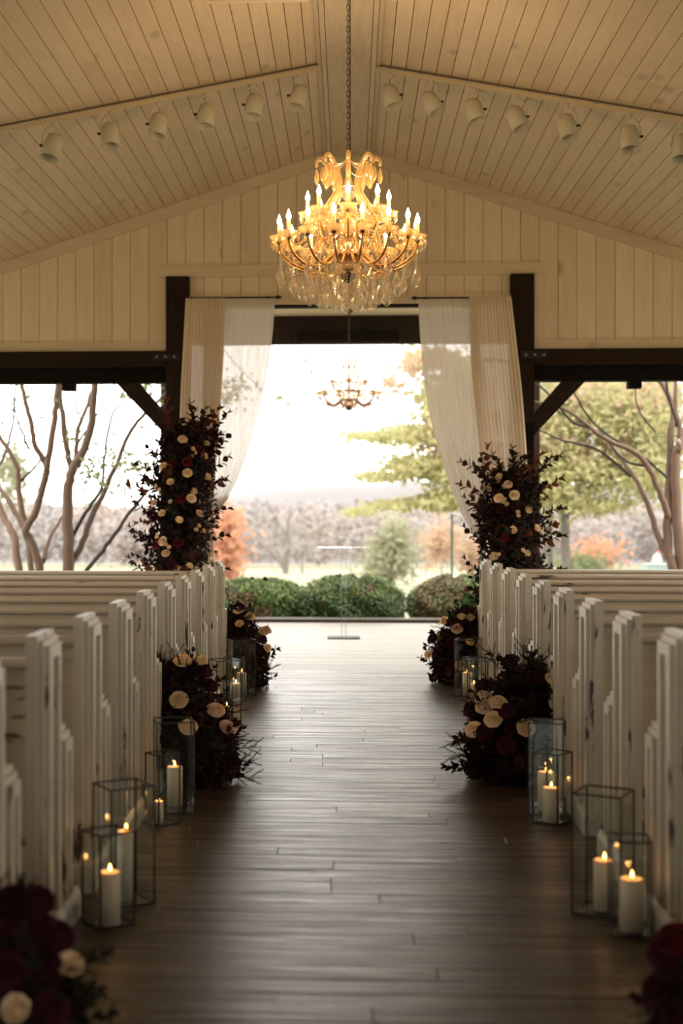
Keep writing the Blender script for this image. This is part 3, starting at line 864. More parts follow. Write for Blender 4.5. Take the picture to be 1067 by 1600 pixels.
for side, lst, p, q in (('left', [(467, 12), (397, 5), (322, 5), (247, 4), (172, -4), (82, 12)], tl0, tl1), ('right', [(611, -14), (674, -28), (741, -14), (807, -22), (886, -10), (984, 0), (1066, 6)], tr0, tr1)):
    for k, (px, tilt) in enumerate(lst):
        # the point of the rail that appears at this column
        lo, hi = 0.0, 1.0
        for _ in range(40):
            mid = (lo + hi) / 2
            w = p.lerp(q, mid) - Vector((0, 0, EYE))
            sx = CX + F_PX * w.dot(RT) / w.dot(FW)
            if (sx < px) == (side == 'right'): lo = mid
            else: hi = mid
        b = p.lerp(q, lo)
        o = thing('track_spotlight', 'white can spotlight, %s from the ridge on the %s track' % (SPOT_ORD[k], side), 'spotlight', (b.x, b.y, b.z - 0.04), group='track spotlights on the ceiling')
        MB().lathe([(0, 0), (0.014, 0), (0.014, -0.03), (0, -0.03)], 8).build('swivel', 'white_fixture', o)
        place('yoke', yoke_me, o, (0, 0, -0.155), (0, 0, 0.5 if side == 'left' else -0.5))
        cn = place('can', can_me, o, (0, 0, -0.165), (math.radians(-16), math.radians(tilt), 0), 0.95)
        place('knob', knob_me, o, (0.078 * (1 if side == 'right' else -1), 0, -0.155))

# ------------------------------------------------------------------ lanterns and candles
def lantern(label, x, y, side, h, deg):
    o = thing('glass_lantern', label, 'lantern', (x, y, 0), 'glass box lanterns along the aisle', math.radians(deg))
    a = side / 2
    t = 0.0025
    fr = MB(); e = 0.0032
    for sx in (-1, 1):
        for sy in (-1, 1):
            fr.box(sx * a - e, sx * a + e, sy * a - e, sy * a + e, 0.0, h)
    for z in (0.004, h - 0.003):
        for s in (-1, 1):
            fr.box(-a, a, s * a - e, s * a + e, z - e, z + e); fr.box(s * a - e, s * a + e, -a, a, z - e, z + e)
    fr.build('frame', 'came', o)
    MB().box(-a, a, -a, a, 0.001, 0.006).build('base_plate', 'lantern_glass', o)
    for k in range(4):
        pm = MB().box(-a + 0.004, a - 0.004, a - 0.001, a + 0.001, 0.008, h - 0.007)
        p = pm.build('pane', 'lantern_glass', o); p.rotation_euler = (0, 0, k * PI / 2)
    return o
flame_m = MB(); flame_m.lathe([(0, 0), (0.003, 0.002), (0.0048, 0.009), (0.0038, 0.016), (0.0016, 0.023), (0, 0.027)], 8)
flame_me = flame_m.mesh('flame', 'candle_flame', True)
def candle(label, x, y, r, h, lit=True, z=0.007, power=0.10):
    o = thing('pillar_candle', label, 'candle', (x, y, z), 'pillar candles in the lanterns')
    m = MB(); m.lathe([(0, 0), (r, 0), (r, h - 0.004), (r - 0.004, h), (r - 0.008, h - 0.001), (r * 0.5, h - 0.012), (0, h - 0.014)], 24)
    m.build('wax_body', 'wax', o, True)
    MB().tube([(0, 0, h - 0.016), (0.001, 0, h + 0.002), (0.003, 0, h + 0.008)], 0.0014, 5).build('wick', 'wick', o)
    if lit:
        place('flame', flame_me, o, (0.002, 0, h + 0.002))
        point_light('flame_light', (0, 0, h + 0.02), power, (1.0, 0.50, 0.16), 0.008, o)
    return o
TALL, SHORT = 0.46, 0.345
def grp(side, where, tall, short, cands):
    """tall, short: (pixel of the base centre, side length, turn); a lantern stands clear of the pew ends"""
    shift = {}
    for key, spec, h, wh in (('tall', tall, TALL, where[0]), ('short', short, SHORT, where[1])):
        if not spec: continue
        w = on_z(spec[0], spec[1]); a = math.radians(spec[3])
        ext = spec[2] / 2 * (abs(math.cos(a)) + abs(math.sin(a))) + 0.006
        x = max(w.x, -1.065 + 0.056 + ext) if side == 'left' else min(w.x, 1.155 - 0.056 - ext)
        shift[key] = x - w.x
        lantern('%s clear glass lantern %s of the aisle, %s' % (key, side, wh), x, w.y, spec[2], h, spec[3])
    for i, (px, py, r, h, lab) in enumerate(cands):
        w = on_z(px, py); key = 'short' if (i == 0 and short) else 'tall'
        candle(lab, w.x + shift[key], w.y, r, h)
grp('left', ('nearest the camera', 'nearest the camera'), (181, 1408, 0.18, 32), (169, 1442, 0.14, 38),
    [(171, 1445, 0.041, 0.19, 'thick lit candle in the front short lantern left of the aisle'), (184, 1408, 0.034, 0.27, 'tall lit candle in the front tall lantern left of the aisle')])
grp('left', ('in front of the middle flowers', 'in front of the middle flowers'), (257, 1265, 0.19, 12), (254, 1286, 0.12, 40),
    [(247.5, 1287, 0.024, 0.105, 'slim lit candle in the short lantern before the left flowers'), (258, 1260, 0.042, 0.20, 'thick candle in the tall lantern before the left flowers')])
grp('left', ('just beyond the middle flowers', ''), (349, 1131, 0.18, 25), None,
    [(352, 1131, 0.030, 0.12, 'small lit candle in the lantern beyond the left middle flowers')])
grp('left', ('beside the far flowers', 'beside the far flowers'), (370, 1086, 0.19, 20), (354, 1094, 0.15, 12),
    [(356, 1094, 0.043, 0.13, 'short ivory candle in the far short lantern on the left'), (370, 1086, 0.038, 0.18, 'taller ivory candle in the far tall lantern on the left')])
grp('right', ('nearest the camera', 'nearest the camera'), (962, 1424, 0.185, -26), (993, 1457, 0.14, -6),
    [(996, 1457, 0.044, 0.19, 'thick lit candle in the front short lantern right of the aisle'), (963, 1424, 0.040, 0.19, 'lit candle in the front tall lantern right of the aisle')])
grp('right', ('in front of the middle flowers', 'in front of the middle flowers'), (857, 1268, 0.17, -8), (870, 1284, 0.14, -38),
    [(868, 1285, 0.042, 0.165, 'ivory candle in the short lantern before the right flowers'), (857, 1266, 0.042, 0.19, 'taller glowing candle in the tall lantern before the right flowers')])
grp('right', ('just beyond the middle flowers', ''), (752, 1131, 0.15, -25), None,
    [(752, 1131, 0.030, 0.12, 'small lit candle in the lantern beyond the right middle flowers')])
grp('right', ('beside the far flowers', 'beside the far flowers'), (734, 1086, 0.19, -15), (741, 1094, 0.14, -30),
    [(741, 1094, 0.026, 0.125, 'slim ivory candle in the far short lantern on the right'), (733, 1087, 0.038, 0.185, 'taller ivory candle in the far tall lantern on the right')])

# ------------------------------------------------------------------ flowers
def rose_mesh(name, mat, rings, ruffle=0.0, seed=0):
    r = random.Random(seed); m = MB()
    for i, (n, R, h, z0, op) in enumerate(rings):
        for k in range(n):
            f0 = 2 * PI * (k + 0.5 * (i % 2) + r.uniform(-0.1, 0.1)) / n
            w = PI / n * 1.85
            V = []
            for jv in range(4):
                v = jv / 3
                for ju in range(5):
                    u = ju / 2 - 1
                    ve = v * (1 - 0.22 * u * u)
                    rr = R * (0.30 + 0.70 * ve ** 0.7) + op * ve ** 3
                    zz = z0 + h * ve - op * 0.8 * ve ** 5 + ruffle * math.sin(u * 7 + k) * ve
                    a = f0 + u * w * (0.55 + 0.45 * v)
                    V.append((rr * math.cos(a), rr * math.sin(a), zz))
            m.add(V, [(b * 5 + c, b * 5 + c + 1, b * 5 + c + 6, b * 5 + c + 5) for b in range(3) for c in range(4)])
    m.lathe([(0, -0.25), (0.35, -0.1), (0.5, 0.15), (0.3, 0.45), (0, 0.5)], 8)
    return m.mesh(name, mat, True)
OPEN = [(3, 0.17, 0.78, 0.14, 0.0), (4, 0.33, 0.78, 0.08, 0.02), (5, 0.50, 0.72, 0.0, 0.06), (5, 0.68, 0.60, -0.06, 0.14), (6, 0.84, 0.42, -0.12, 0.24)]
BUD = [(3, 0.25, 0.95, 0.0, 0.0), (4, 0.50, 0.90, -0.05, 0.04), (4, 0.72, 0.72, -0.1, 0.12)]
ROSE = {'cream': [rose_mesh('rose_cream_open', 'rose_cream', OPEN, 0, 1), rose_mesh('rose_cream_bud', 'rose_cream', BUD, 0, 2)],
        'blush': [rose_mesh('rose_blush_open', 'rose_blush', OPEN, 0, 3)],
        'red': [rose_mesh('rose_red_open', 'rose_red', OPEN, 0.03, 4)],
        'burg': [rose_mesh('dahlia', 'rose_burgundy', [(5, 0.25, 0.7, 0.1, 0.05), (7, 0.5, 0.6, 0.03, 0.12), (9, 0.75, 0.45, -0.05, 0.2), (9, 0.9, 0.3, -0.12, 0.2)], 0.06, 5)],
        'small': [rose_mesh('spray_rose', 'rose_cream', BUD, 0, 6)]}
def leaf_faces(m, base, d, n_, L, W, mi=0, bend=0.15):
    """pointed leaf of four quads folded along the midrib"""
    d = d.normalized(); s = d.cross(n_).normalized(); n_ = s.cross(d)
    pts = []
    prof = [(0, 0.0), (0.3, 0.8), (0.62, 0.9), (1.0, 0.0)]
    V = [base]
    for t, w in prof[1:3]:
        c = base + d * L * t - n_ * L * bend * t * t
        V += [c - s * W * w + n_ * W * 0.3, c, c + s * W * w + n_ * W * 0.3]
    V.append(base + d * L - n_ * L * bend)
    m.add(V, [(0, 2, 1), (0, 3, 2), (1, 2, 5, 4), (2, 3, 6, 5), (4, 5, 7), (5, 6, 7)], mi)
def leafy_sprig(name, mat, seed, nl=9, L=0.30, W=0.11):
    r = random.Random(seed); m = MB()
    c = Vector((r.uniform(-0.2, 0.2), r.uniform(-0.2, 0.2), 0))
    P = [Vector((0, 0, t)) + c * t * t for t in [i / 8 for i in range(9)]]
    m.tube(P, [0.018 * (1.1 - i / 9) for i in range(9)], 4)
    for k in range(nl):
        t = 0.22 + 0.76 * k / (nl - 1)
        p = Vector((0, 0, t)) + c * t * t
        a = k * 2.4 + r.uniform(-0.3, 0.3)
        d = Vector((math.cos(a), math.sin(a), 0.7 + 0.5 * t))
        leaf_faces(m, p, d, Vector((0, 0, 1)), L * r.uniform(0.75, 1.1), W * r.uniform(0.8, 1.15))
    leaf_faces(m, P[-1], Vector((c.x, c.y, 1)), Vector((1, 0, 0)), L * 0.8, W * 0.8)
    return m.mesh(name, mat)
def feather_sprig(name, mat, seed, forks=5):
    r = random.Random(seed); m = MB()
    def spray(p, d, L):
        q = p + d * L
        m.tube([p, (p + q) / 2, q], [0.006, 0.0045, 0.0015], 3)
        sd = d.orthogonal().normalized(); s2 = d.cross(sd)
        for k in range(30):
            t = 0.1 + 0.9 * k / 29
            b = p + d * L * t
            a = k * 2.2
            e = (sd * math.cos(a) + s2 * math.sin(a)) * 0.65 + d * 0.8
            e.normalize()
            w = d.cross(e).normalized() * 0.012
            l = 0.15 * (1.1 - 0.5 * t)
            m.add([b - w, b + w, b + e * l], [(0, 1, 2)])
    spray(Vector((0, 0, 0)), Vector((0, 0, 1)), 1.0)
    for k in range(forks):
        a = k * 2.3 + r.uniform(-0.3, 0.3)
        spray(Vector((0, 0, 0.2 + 0.12 * k)), Vector((math.cos(a) * 0.6, math.sin(a) * 0.6, 0.9)).normalized(), 0.5)
    return m.mesh(name, mat)
SPR_PLUM = [leafy_sprig('plum_sprig', 'leaf_plum', s) for s in range(3)]
SPR_DARK = [leafy_sprig('dark_sprig', 'leaf_dark', s + 10, 12, 0.26, 0.07) for s in range(3)]
SPR_RUST = [leafy_sprig('rust_sprig', 'leaf_rust', s + 20, 6, 0.38, 0.16) for s in range(2)]
SPR_FEA = [feather_sprig('feather_sprig', 'feather', s) for s in range(3)]
def aim(d, spin=0.0):
    q = Vector((0, 0, 1)).rotation_difference(d.normalized())
    return q @ Quaternion((0, 0, 1), spin)
def leaf_cloud(m, pts, size, r, mi_fn=None, norm=None):
    for i, p in enumerate(pts):
        a = Vector((r.gauss(0, 1), r.gauss(0, 1), r.gauss(0, 1))).normalized()
        b = a.orthogonal().normalized()
        s = size * r.uniform(0.6, 1.3)
        p = Vector(p)
        m.add([p - a * s, p + b * s * 0.45, p + a * s, p - b * s * 0.45], [(0, 1, 2, 3)], mi_fn(p) if mi_fn else 0)
def bouquet(name, label, cat, base, surf, solid, n_spr, kinds, roses, rose_r, group, Ls=(0.16, 0.28), fill=900, seed=1, z_min=0.02, extra=()):
    """surf(r) -> (point, outward direction) in local coordinates; solid -> mesh of the dense inner greenery"""
    r = random.Random(seed)
    o = thing(name, label, cat, base, group)
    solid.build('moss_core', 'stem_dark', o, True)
    m = MB()
    pts = []
    for _ in range(fill):
        p, d = surf(r); pts.append(p * 1.0 + d * r.uniform(-0.06, 0.05))
    pts = [p for p in pts if p.z > 0.015]
    leaf_cloud(m, pts, 0.032, r, lambda p: r.choice((0, 0, 1, 2)))
    f = m.build('foliage', ['leaf_plum', 'leaf_dark', 'feather'], o, kind='stuff')
    for k in range(n_spr):
        p, d = surf(r)
        d = (d + Vector((r.uniform(-0.5, 0.5), r.uniform(-0.5, 0.5), r.uniform(-0.1, 0.7)))).normalized()
        L = r.uniform(*Ls)
        p = p - d * L * 0.45
        if p.z + d.z * L < z_min or p.z < z_min: 
            p.z = max(p.z, z_min + 0.03); d.z = abs(d.z) * 0.3
        me = r.choice(kinds)
        place('sprig', me, o, p, aim(d, r.uniform(0, 6)), L)
    for (pt, dr, L, me) in extra:
        place('sprig', me, o, pt, aim(Vector(dr)), L)
    for (pw, d, kind, sc) in roses:
        me = r.choice(ROSE[kind])
        nm = {'cream': 'rose', 'blush': 'rose', 'red': 'rose', 'burg': 'dahlia', 'small': 'spray_rose'}[kind]
        d = (d + Vector((r.uniform(-0.25, 0.25), r.uniform(-0.2, 0.2), r.uniform(0.0, 0.35)))).normalized()
        place(nm, me, o, pw, aim(d, r.uniform(0, 6)), sc)
    return o
def lumpy(fn, nu=18, nv=12):
    m = MB(); V = []
    for j in range(nv + 1):
        for i in range(nu):
            V.append(fn(i / nu, j / nv))
    Fs = [(j * nu + i, j * nu + (i + 1) % nu, (j + 1) * nu + (i + 1) % nu, (j + 1) * nu + i) for j in range(nv) for i in range(nu)]
    return m.add(V, Fs)
# two tall columns of flowers at the posts
def column(side, label, px_axis, Yc, zt, R, roses):
    base = at(px_axis[0][0], 880, Yc); base.z = 0
    def axis_x(z):
        zz = [at(p[0], p[1], Yc).z for p in px_axis]; xx = [at(p[0], p[1], Yc).x - base.x for p in px_axis]
        return float(np.interp(z, zz[::-1] if zz[0] > zz[-1] else zz, xx[::-1] if zz[0] > zz[-1] else xx))
    def rad(z): return R * (1.0 - 0.12 * z / zt) * (1 if z < zt - 0.25 else max(0.15, math.sqrt(max(0, 1 - ((z - zt + 0.25) / 0.26) ** 2))))
    def surf(r):
        z = r.uniform(0.02, zt); a = r.uniform(0, 2 * PI); q = rad(z)
        if r.random() < 0.08: z = zt - 0.1; q *= r.random()
        d = Vector((math.cos(a), math.sin(a), 0.25 + 0.9 * (z > zt - 0.3)))
        return Vector((axis_x(z) + q * math.cos(a), q * math.sin(a), z)), d.normalized()
    def core(u, v):
        z = 0.005 + v * (zt - 0.02); q = rad(z) * (0.72 + 0.05 * math.sin(9 * u + 23 * v))
        return (axis_x(z) + q * math.cos(2 * PI * u), q * math.sin(2 * PI * u), z)
    RS = []
    for px, py, kind in roses:
        w = at(px, py, Yc - R * 0.8)
        lx = w.x - base.x - axis_x(w.z); q = rad(w.z) + 0.045
        lx = max(-q, min(q, lx))
        ly = -math.sqrt(max(0.0, q * q - lx * lx))
        d = Vector((lx, ly, 0.1)).normalized()
        sc = {'cream': 0.046, 'blush': 0.04, 'red': 0.046, 'burg': 0.05, 'small': 0.027}[kind]
        RS.append((Vector((axis_x(w.z) + lx, ly, w.z)), d, kind, sc))
    r = random.Random(len(roses))
    for _ in range(34):
        p, d = surf(r)
        if d.y < 0.3: RS.append((p, d, r.choice(('burg', 'red', 'blush', 'small', 'burg')), r.uniform(0.025, 0.045)))
    return bouquet('flower_column', label, 'floral column', base, surf, lumpy(core, 18, 24), 150, SPR_PLUM + SPR_PLUM + SPR_DARK + SPR_DARK + SPR_RUST + SPR_FEA, RS, 0.05, 'floral columns beside the altar', (0.15, 0.28), 4200, seed=len(label), extra=[((axis_x(zt) + dx, -0.05, zt - 0.12), (dx * 2.2, -0.15, 1), L, SPR_PLUM[i % 3] if i % 4 else SPR_RUST[0]) for i, (dx, L) in enumerate(((-0.16, 0.30), (-0.08, 0.26), (0.0, 0.24), (0.07, 0.26), (0.14, 0.27), (0.2, 0.26), (-0.2, 0.24), (0.03, 0.30)))] + [((axis_x(z_) + sx * 0.2, -0.1, z_), (sx, -0.3, 0.5), 0.26, (SPR_RUST + SPR_PLUM)[int(z_ * 10) % 5]) for z_ in (0.9, 1.2, 1.45, 1.65, 1.85) for sx in (-1, 1)])
LZ = lambda pts, ox, oy, s: [(ox + x / s, oy + y_ / s, k) for x, y_, k in pts]
column('left', 'tall column of dark foliage and cream roses on the left post', [(276, 880), (282, 780), (292, 700), (300, 640)], 13.05, 2.30, 0.27,
       LZ([(515, 465, 'cream'), (600, 545, 'small'), (612, 577, 'small'), (585, 607, 'small'), (680, 605, 'cream'), (350, 690, 'cream'), (555, 745, 'cream'), (705, 780, 'cream'), (415, 828, 'cream'),
           (290, 855, 'small'), (320, 888, 'small'), (585, 955, 'cream'), (270, 995, 'blush'), (418, 985, 'small'), (400, 1040, 'small'), (350, 1085, 'cream'), (650, 1080, 'blush'), (485, 1140, 'cream'),
           (640, 1185, 'small'), (620, 1217, 'small'), (675, 1228, 'small'), (350, 1310, 'cream'), (305, 1275, 'small'), (380, 1340, 'small'), (406, 1362, 'small'), (378, 1410, 'blush'), (565, 1525, 'cream'),
           (480, 1545, 'cream'), (715, 1435, 'cream'), (550, 650, 'red'), (425, 668, 'red'), (665, 555, 'red'), (815, 570, 'red'), (830, 410, 'red'), (505, 965, 'red'), (475, 1325, 'red'), (300, 1345, 'red'), (425, 1500, 'burg'), (235, 1085, 'red')], 190, 600, 5.333))
column('right', 'shorter column of dark foliage and cream roses on the right post', [(797, 880), (797, 800), (797, 740), (795, 700)], 13.05, 1.88, 0.265,
       LZ([(655, 370, 'cream'), (450, 418, 'cream'), (345, 500, 'small'), (350, 532, 'small'), (430, 620, 'cream'), (480, 635, 'small'), (478, 662, 'small'), (507, 680, 'small'), (580, 590, 'cream'), (710, 745, 'cream'),
           (610, 760, 'small'), (616, 795, 'small'), (560, 935, 'cream'), (805, 920, 'cream'), (385, 1190, 'cream'), (435, 1175, 'small'), (660, 1130, 'small'), (695, 1168, 'small'), (520, 485, 'blush'), (305, 305, 'blush'),
           (410, 325, 'red'), (290, 670, 'burg'), (465, 730, 'burg'), (485, 1010, 'red'), (680, 960, 'red'), (255, 320, 'red')], 710, 680, 6.276))
# low arrangements along the aisle
def mound(label, px, pyb, rx, ry, h, lean, roses, rs, seed, n_spr=64, extra=(), feathers=2):
    b = on_z(px, pyb)
    b = Vector((b.x, b.y + ry * 0.6, 0))
    def prof(z): return math.sqrt(max(0.0, 1 - (z / h) ** 2)) * (0.82 + 0.18 * math.sin(PI * min(1, z / h)))
    def surf(r):
        z = h * (1 - (1 - r.random()) ** 0.8) * 0.99; a = r.uniform(0, 2 * PI); q = prof(z)
        d = Vector((math.cos(a) * q / rx * 0.3, math.sin(a) * q / ry * 0.3, z / h / h * 0.35 + 0.1)).normalized()
        return Vector((lean * z + rx * q * math.cos(a), ry * q * math.sin(a), z)), d
    def core(u, v):
        z = 0.004 + v * h * 0.9; q = prof(z / 0.92) * (0.76 + 0.05 * math.sin(17 * u + 9 * v))
        return (lean * z + rx * q * math.cos(2 * PI * u), ry * q * math.sin(2 * PI * u), z)
    RS = []
    for x, y_, kind in roses:
        w = at(x, y_, b.y - ry * 0.75)
        z = max(0.06, min(h + 0.03, w.z)); q = max(0.1, prof(min(z, h * 0.98)))
        lx = w.x - b.x - lean * z
        e = max(-1, min(1, lx / (rx * q + 0.03)))
        ly = -ry * q * math.sqrt(max(0, 1 - e * e)) - 0.045
        RS.append((Vector((lean * z + lx, ly, z)), Vector((lx / rx * 0.5, ly / ry * 0.7 - 0.3, 0.25 + 0.5 * z / h)).normalized(), kind, rs * {'cream': 1, 'blush': 1, 'red': 1, 'burg': 1.05, 'small': 0.6}[kind]))
    r = random.Random(seed)
    for _ in range(10):
        p, d = surf(r); RS.append((p, d, 'burg', rs * r.uniform(0.7, 1.0)))
    return bouquet('floor_bouquet', label, 'flower arrangement', b, surf, lumpy(core), n_spr, SPR_PLUM + SPR_DARK + SPR_DARK + SPR_FEA * feathers, RS, rs, 'flower mounds along the aisle', (0.13, 0.24), 2200, seed=seed, extra=extra)
mound('dark mound of plum flowers and cream roses by the left middle pews', 303, 1228, 0.24, 0.22, 0.66, -0.18,
      LZ([(425, 190, 'cream'), (560, 205, 'cream'), (415, 480, 'cream'), (495, 690, 'cream'), (700, 580, 'blush'), (790, 730, 'blush'), (590, 270, 'burg'), (630, 390, 'burg'), (210, 540, 'burg'), (520, 235, 'burg')], 200, 1000, 5.16),
      0.052, 21, 80, extra=[((0.2, -0.15, 0.12), (1, -0.1, 0.25), 0.17, SPR_FEA[0]), ((0.2, -0.15, 0.06), (1, -0.2, -0.02), 0.17, SPR_FEA[1]), ((0.2, -0.12, 0.2), (1, 0, 0.1), 0.17, SPR_FEA[2]), ((-0.2, 0, 0.55), (-0.3, -0.1, 1), 0.17, SPR_FEA[1]), ((-0.12, 0, 0.6), (0.0, -0.1, 1), 0.17, SPR_FEA[2])], feathers=3)
mound('dark mound of plum flowers and cream roses by the right middle pews', 812, 1225, 0.30, 0.24, 0.66, 0.12,
      LZ([(335, 370, 'cream'), (430, 385, 'cream'), (335, 425, 'blush'), (390, 505, 'cream'), (255, 600, 'cream'), (625, 555, 'cream'), (880, 390, 'blush'), (835, 225, 'cream'), (345, 270, 'burg'), (240, 450, 'burg'), (500, 435, 'burg'), (540, 85, 'burg'), (330, 600, 'burg'), (970, 360, 'burg'), (480, 690, 'burg')], 690, 1020, 4.85),
      0.052, 22, 84, extra=[((-0.25, -0.15, 0.22), (-1, -0.1, 0.12), 0.17, SPR_FEA[0]), ((-0.25, -0.15, 0.17), (-1, -0.2, -0.08), 0.17, SPR_FEA[1]), ((-0.1, 0, 0.6), (-0.4, -0.1, 1), 0.17, SPR_FEA[2]), ((0.05, 0, 0.62), (-0.1, -0.1, 1), 0.17, SPR_FEA[0]), ((0.3, 0, 0.5), (0.2, -0.1, 1), 0.17, SPR_FEA[1]), ((-0.2, -0.1, 0.12), (-0.8, -0.3, -0.1), 0.22, SPR_DARK[0])], feathers=3)
mound('far flower mound with cream roses at the left end pew', 378, 1076, 0.21, 0.2, 0.66, -0.08,
      LZ([(265, 575, 'cream'), (350, 510, 'cream'), (250, 445, 'blush'), (470, 650, 'cream'), (500, 635, 'blush'), (505, 800, 'cream'), (250, 390, 'burg'), (240, 660, 'burg'), (460, 710, 'burg')], 330, 880, 5.93), 0.05, 23, 64)
mound('far flower mound with cream roses at the right end pew', 716, 1070, 0.23, 0.2, 0.64, 0.12,
      LZ([(620, 205, 'cream'), (730, 215, 'cream'), (430, 245, 'cream'), (565, 325, 'blush'), (355, 450, 'cream'), (705, 490, 'cream'), (240, 650, 'cream'), (590, 750, 'blush'), (845, 540, 'blush'), (670, 100, 'burg'), (430, 380, 'burg'), (280, 455, 'burg'), (335, 610, 'burg'), (510, 235, 'burg'), (500, 490, 'burg')], 640, 940, 7.62), 0.05, 24, 64)
mound('blurred burgundy flower mound with large cream rose at bottom left', 14, 1650, 0.17, 0.17, 0.39, -0.12,
      LZ([(140, 1300, 'cream'), (400, 1140, 'cream'), (190, 660, 'burg'), (40, 560, 'burg'), (320, 930, 'burg'), (60, 1060, 'burg'), (330, 1330, 'burg'), (100, 830, 'burg'), (250, 1050, 'burg')], 0, 1250, 4.104), 0.052, 25, 34)
mound('blurred burgundy flower mound at the bottom right corner', 1118, 1650, 0.13, 0.16, 0.28, 0.1,
      [(1052, 1500, 'burg'), (1042, 1560, 'burg'), (1062, 1590, 'burg'), (1065, 1470, 'red')], 0.055, 26, 26)

# ------------------------------------------------------------------ clear acrylic stand on the porch
w = on_z(537, 997)
ac = thing('acrylic_stand', 'slim clear acrylic stand with thin tray on the porch floor', 'stand', (w.x, w.y, 0))
MB().box(-0.19, 0.19, -0.14, 0.14, 0.001, 0.016).build('base_plate', 'acrylic_edge', ac)
for x0 in (-0.030, 0.018): MB().box(x0, x0 + 0.012, -0.02, 0.02, 0.017, 0.64).build('lower_rod', 'acrylic', ac)
for x0 in (-0.034, 0.022): MB().box(x0, x0 + 0.012, -0.02, 0.02, 0.642, 1.18).build('upper_rod', 'acrylic', ac)
MB().box(-0.018, 0.018, -0.012, 0.012, 0.60, 0.66).build('joint_block', 'acrylic', ac)
MB().box(-0.31, 0.31, -0.16, 0.16, 1.067, 1.072).build('tray', 'lantern_glass', ac)
MB().box(-0.05, 0.05, -0.02, 0.02, 1.181, 1.19).build('top_cap', 'acrylic', ac)

# ------------------------------------------------------------------ outside: ground, hedges, trees
def ground_z(y):
    return -0.14 if y < 22 else -0.14 - 0.037 * (y - 22)
gx = [-200, -80, -40, -20, -8, 0, 8, 20, 40, 80, 200]
gy = [-60, -20, 0, 14, 22, 30, 45, 60, 90, 130, 200, 300]
V = [(x, y, ground_z(y)) for y in gy for x in gx]
n = len(gx)
o = MB().add(V, [(j * n + i, j * n + i + 1, (j + 1) * n + i + 1, (j + 1) * n + i) for j in range(len(gy) - 1) for i in range(n - 1)]).build('ground', 'grass')
structure(o, 'pale grass field sloping away behind the porch', 'field')
# far hills
V = []; Fs = []
xs = np.linspace(-260, 260, 90)
for x in xs:
    t = 4.6 + 2.2 * math.sin(x * 0.021 + 0.6) + 1.8 * math.sin(x * 0.06 + 2) + (2 if x > 10 else 0)
    V += [(x, 296, -13), (x, 330, t - 5), (x, 380, t), (x, 460, t - 4), (x, 520, -13)]
for i in range(len(xs) - 1):
    for k in range(4): Fs.append((i * 5 + k, (i + 1) * 5 + k, (i + 1) * 5 + k + 1, i * 5 + k + 1))
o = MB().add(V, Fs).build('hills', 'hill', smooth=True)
structure(o, 'hazy grey wooded hills on the horizon', 'hills')
# woods in front of the hills
r = random.Random(5)
wm = MB()
for k in range(260):
    y = r.uniform(150, 250); x = r.uniform(-0.34, 0.34) * y
    zg = ground_z(y); h = r.uniform(6, 9.5) * y / 190; rx = r.uniform(3.0, 5.0)
    mi = 0 if r.random() < 0.6 else 1
    pts = []
    for _ in range(220):
        d = Vector((r.gauss(0, 1), r.gauss(0, 1), r.gauss(0, 1))).normalized() * r.uniform(0.5, 1) ** 0.5
        pts.append((x + d.x * rx, y + d.y * rx, zg + h * 0.55 + d.z * h * 0.48))
    leaf_cloud(wm, pts, 0.42, r, lambda p: mi)
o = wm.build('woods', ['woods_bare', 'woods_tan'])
tag(o, 'pale leafless woods along the far side of the field', 'woods', kind='stuff')

def tree_px(name, label, stems, Y, mat, base_px, rscale, group=None, dy=0.5, seed=0, thin=None):
    """stems: list of (pixel polyline, radius at start, radius at end)"""
    r = random.Random(seed)
    b = at(base_px[0], base_px[1], Y); b.z = ground_z(Y)
    T = thing(name, label, 'tree', b, group)
    for pts, r0, r1 in stems:
        C = catmull(pts, max(8, 4 * len(pts)))
        off = r.uniform(-dy, dy)
        P = []
        for i, c in enumerate(C):
            u = i / (len(C) - 1)
            P.append(at(c[0], c[1], Y + off * u) - b + Vector((r.gauss(0, 0.006), 0, 0)))
        if P[0].z < 0.5: P = [Vector((P[0].x * 0.9, P[0].y, 0.0))] + P
        R = [r0 + (r1 - r0) * i / (len(P) - 1) for i in range(len(P))]
        MB().tube(P, [x * rscale for x in R], 7).build('trunk' if r0 > 0.04 else 'branch', mat if (thin is None or r0 > 0.025) else thin, T, True)
    return T
Z4 = lambda pts: [(x / 2.425, 380 + y_ / 2.425) for x, y_ in pts]
Z5 = lambda pts: [(630 + x / 2.442, 380 + y_ / 2.442) for x, y_ in pts]
LY = 17.0
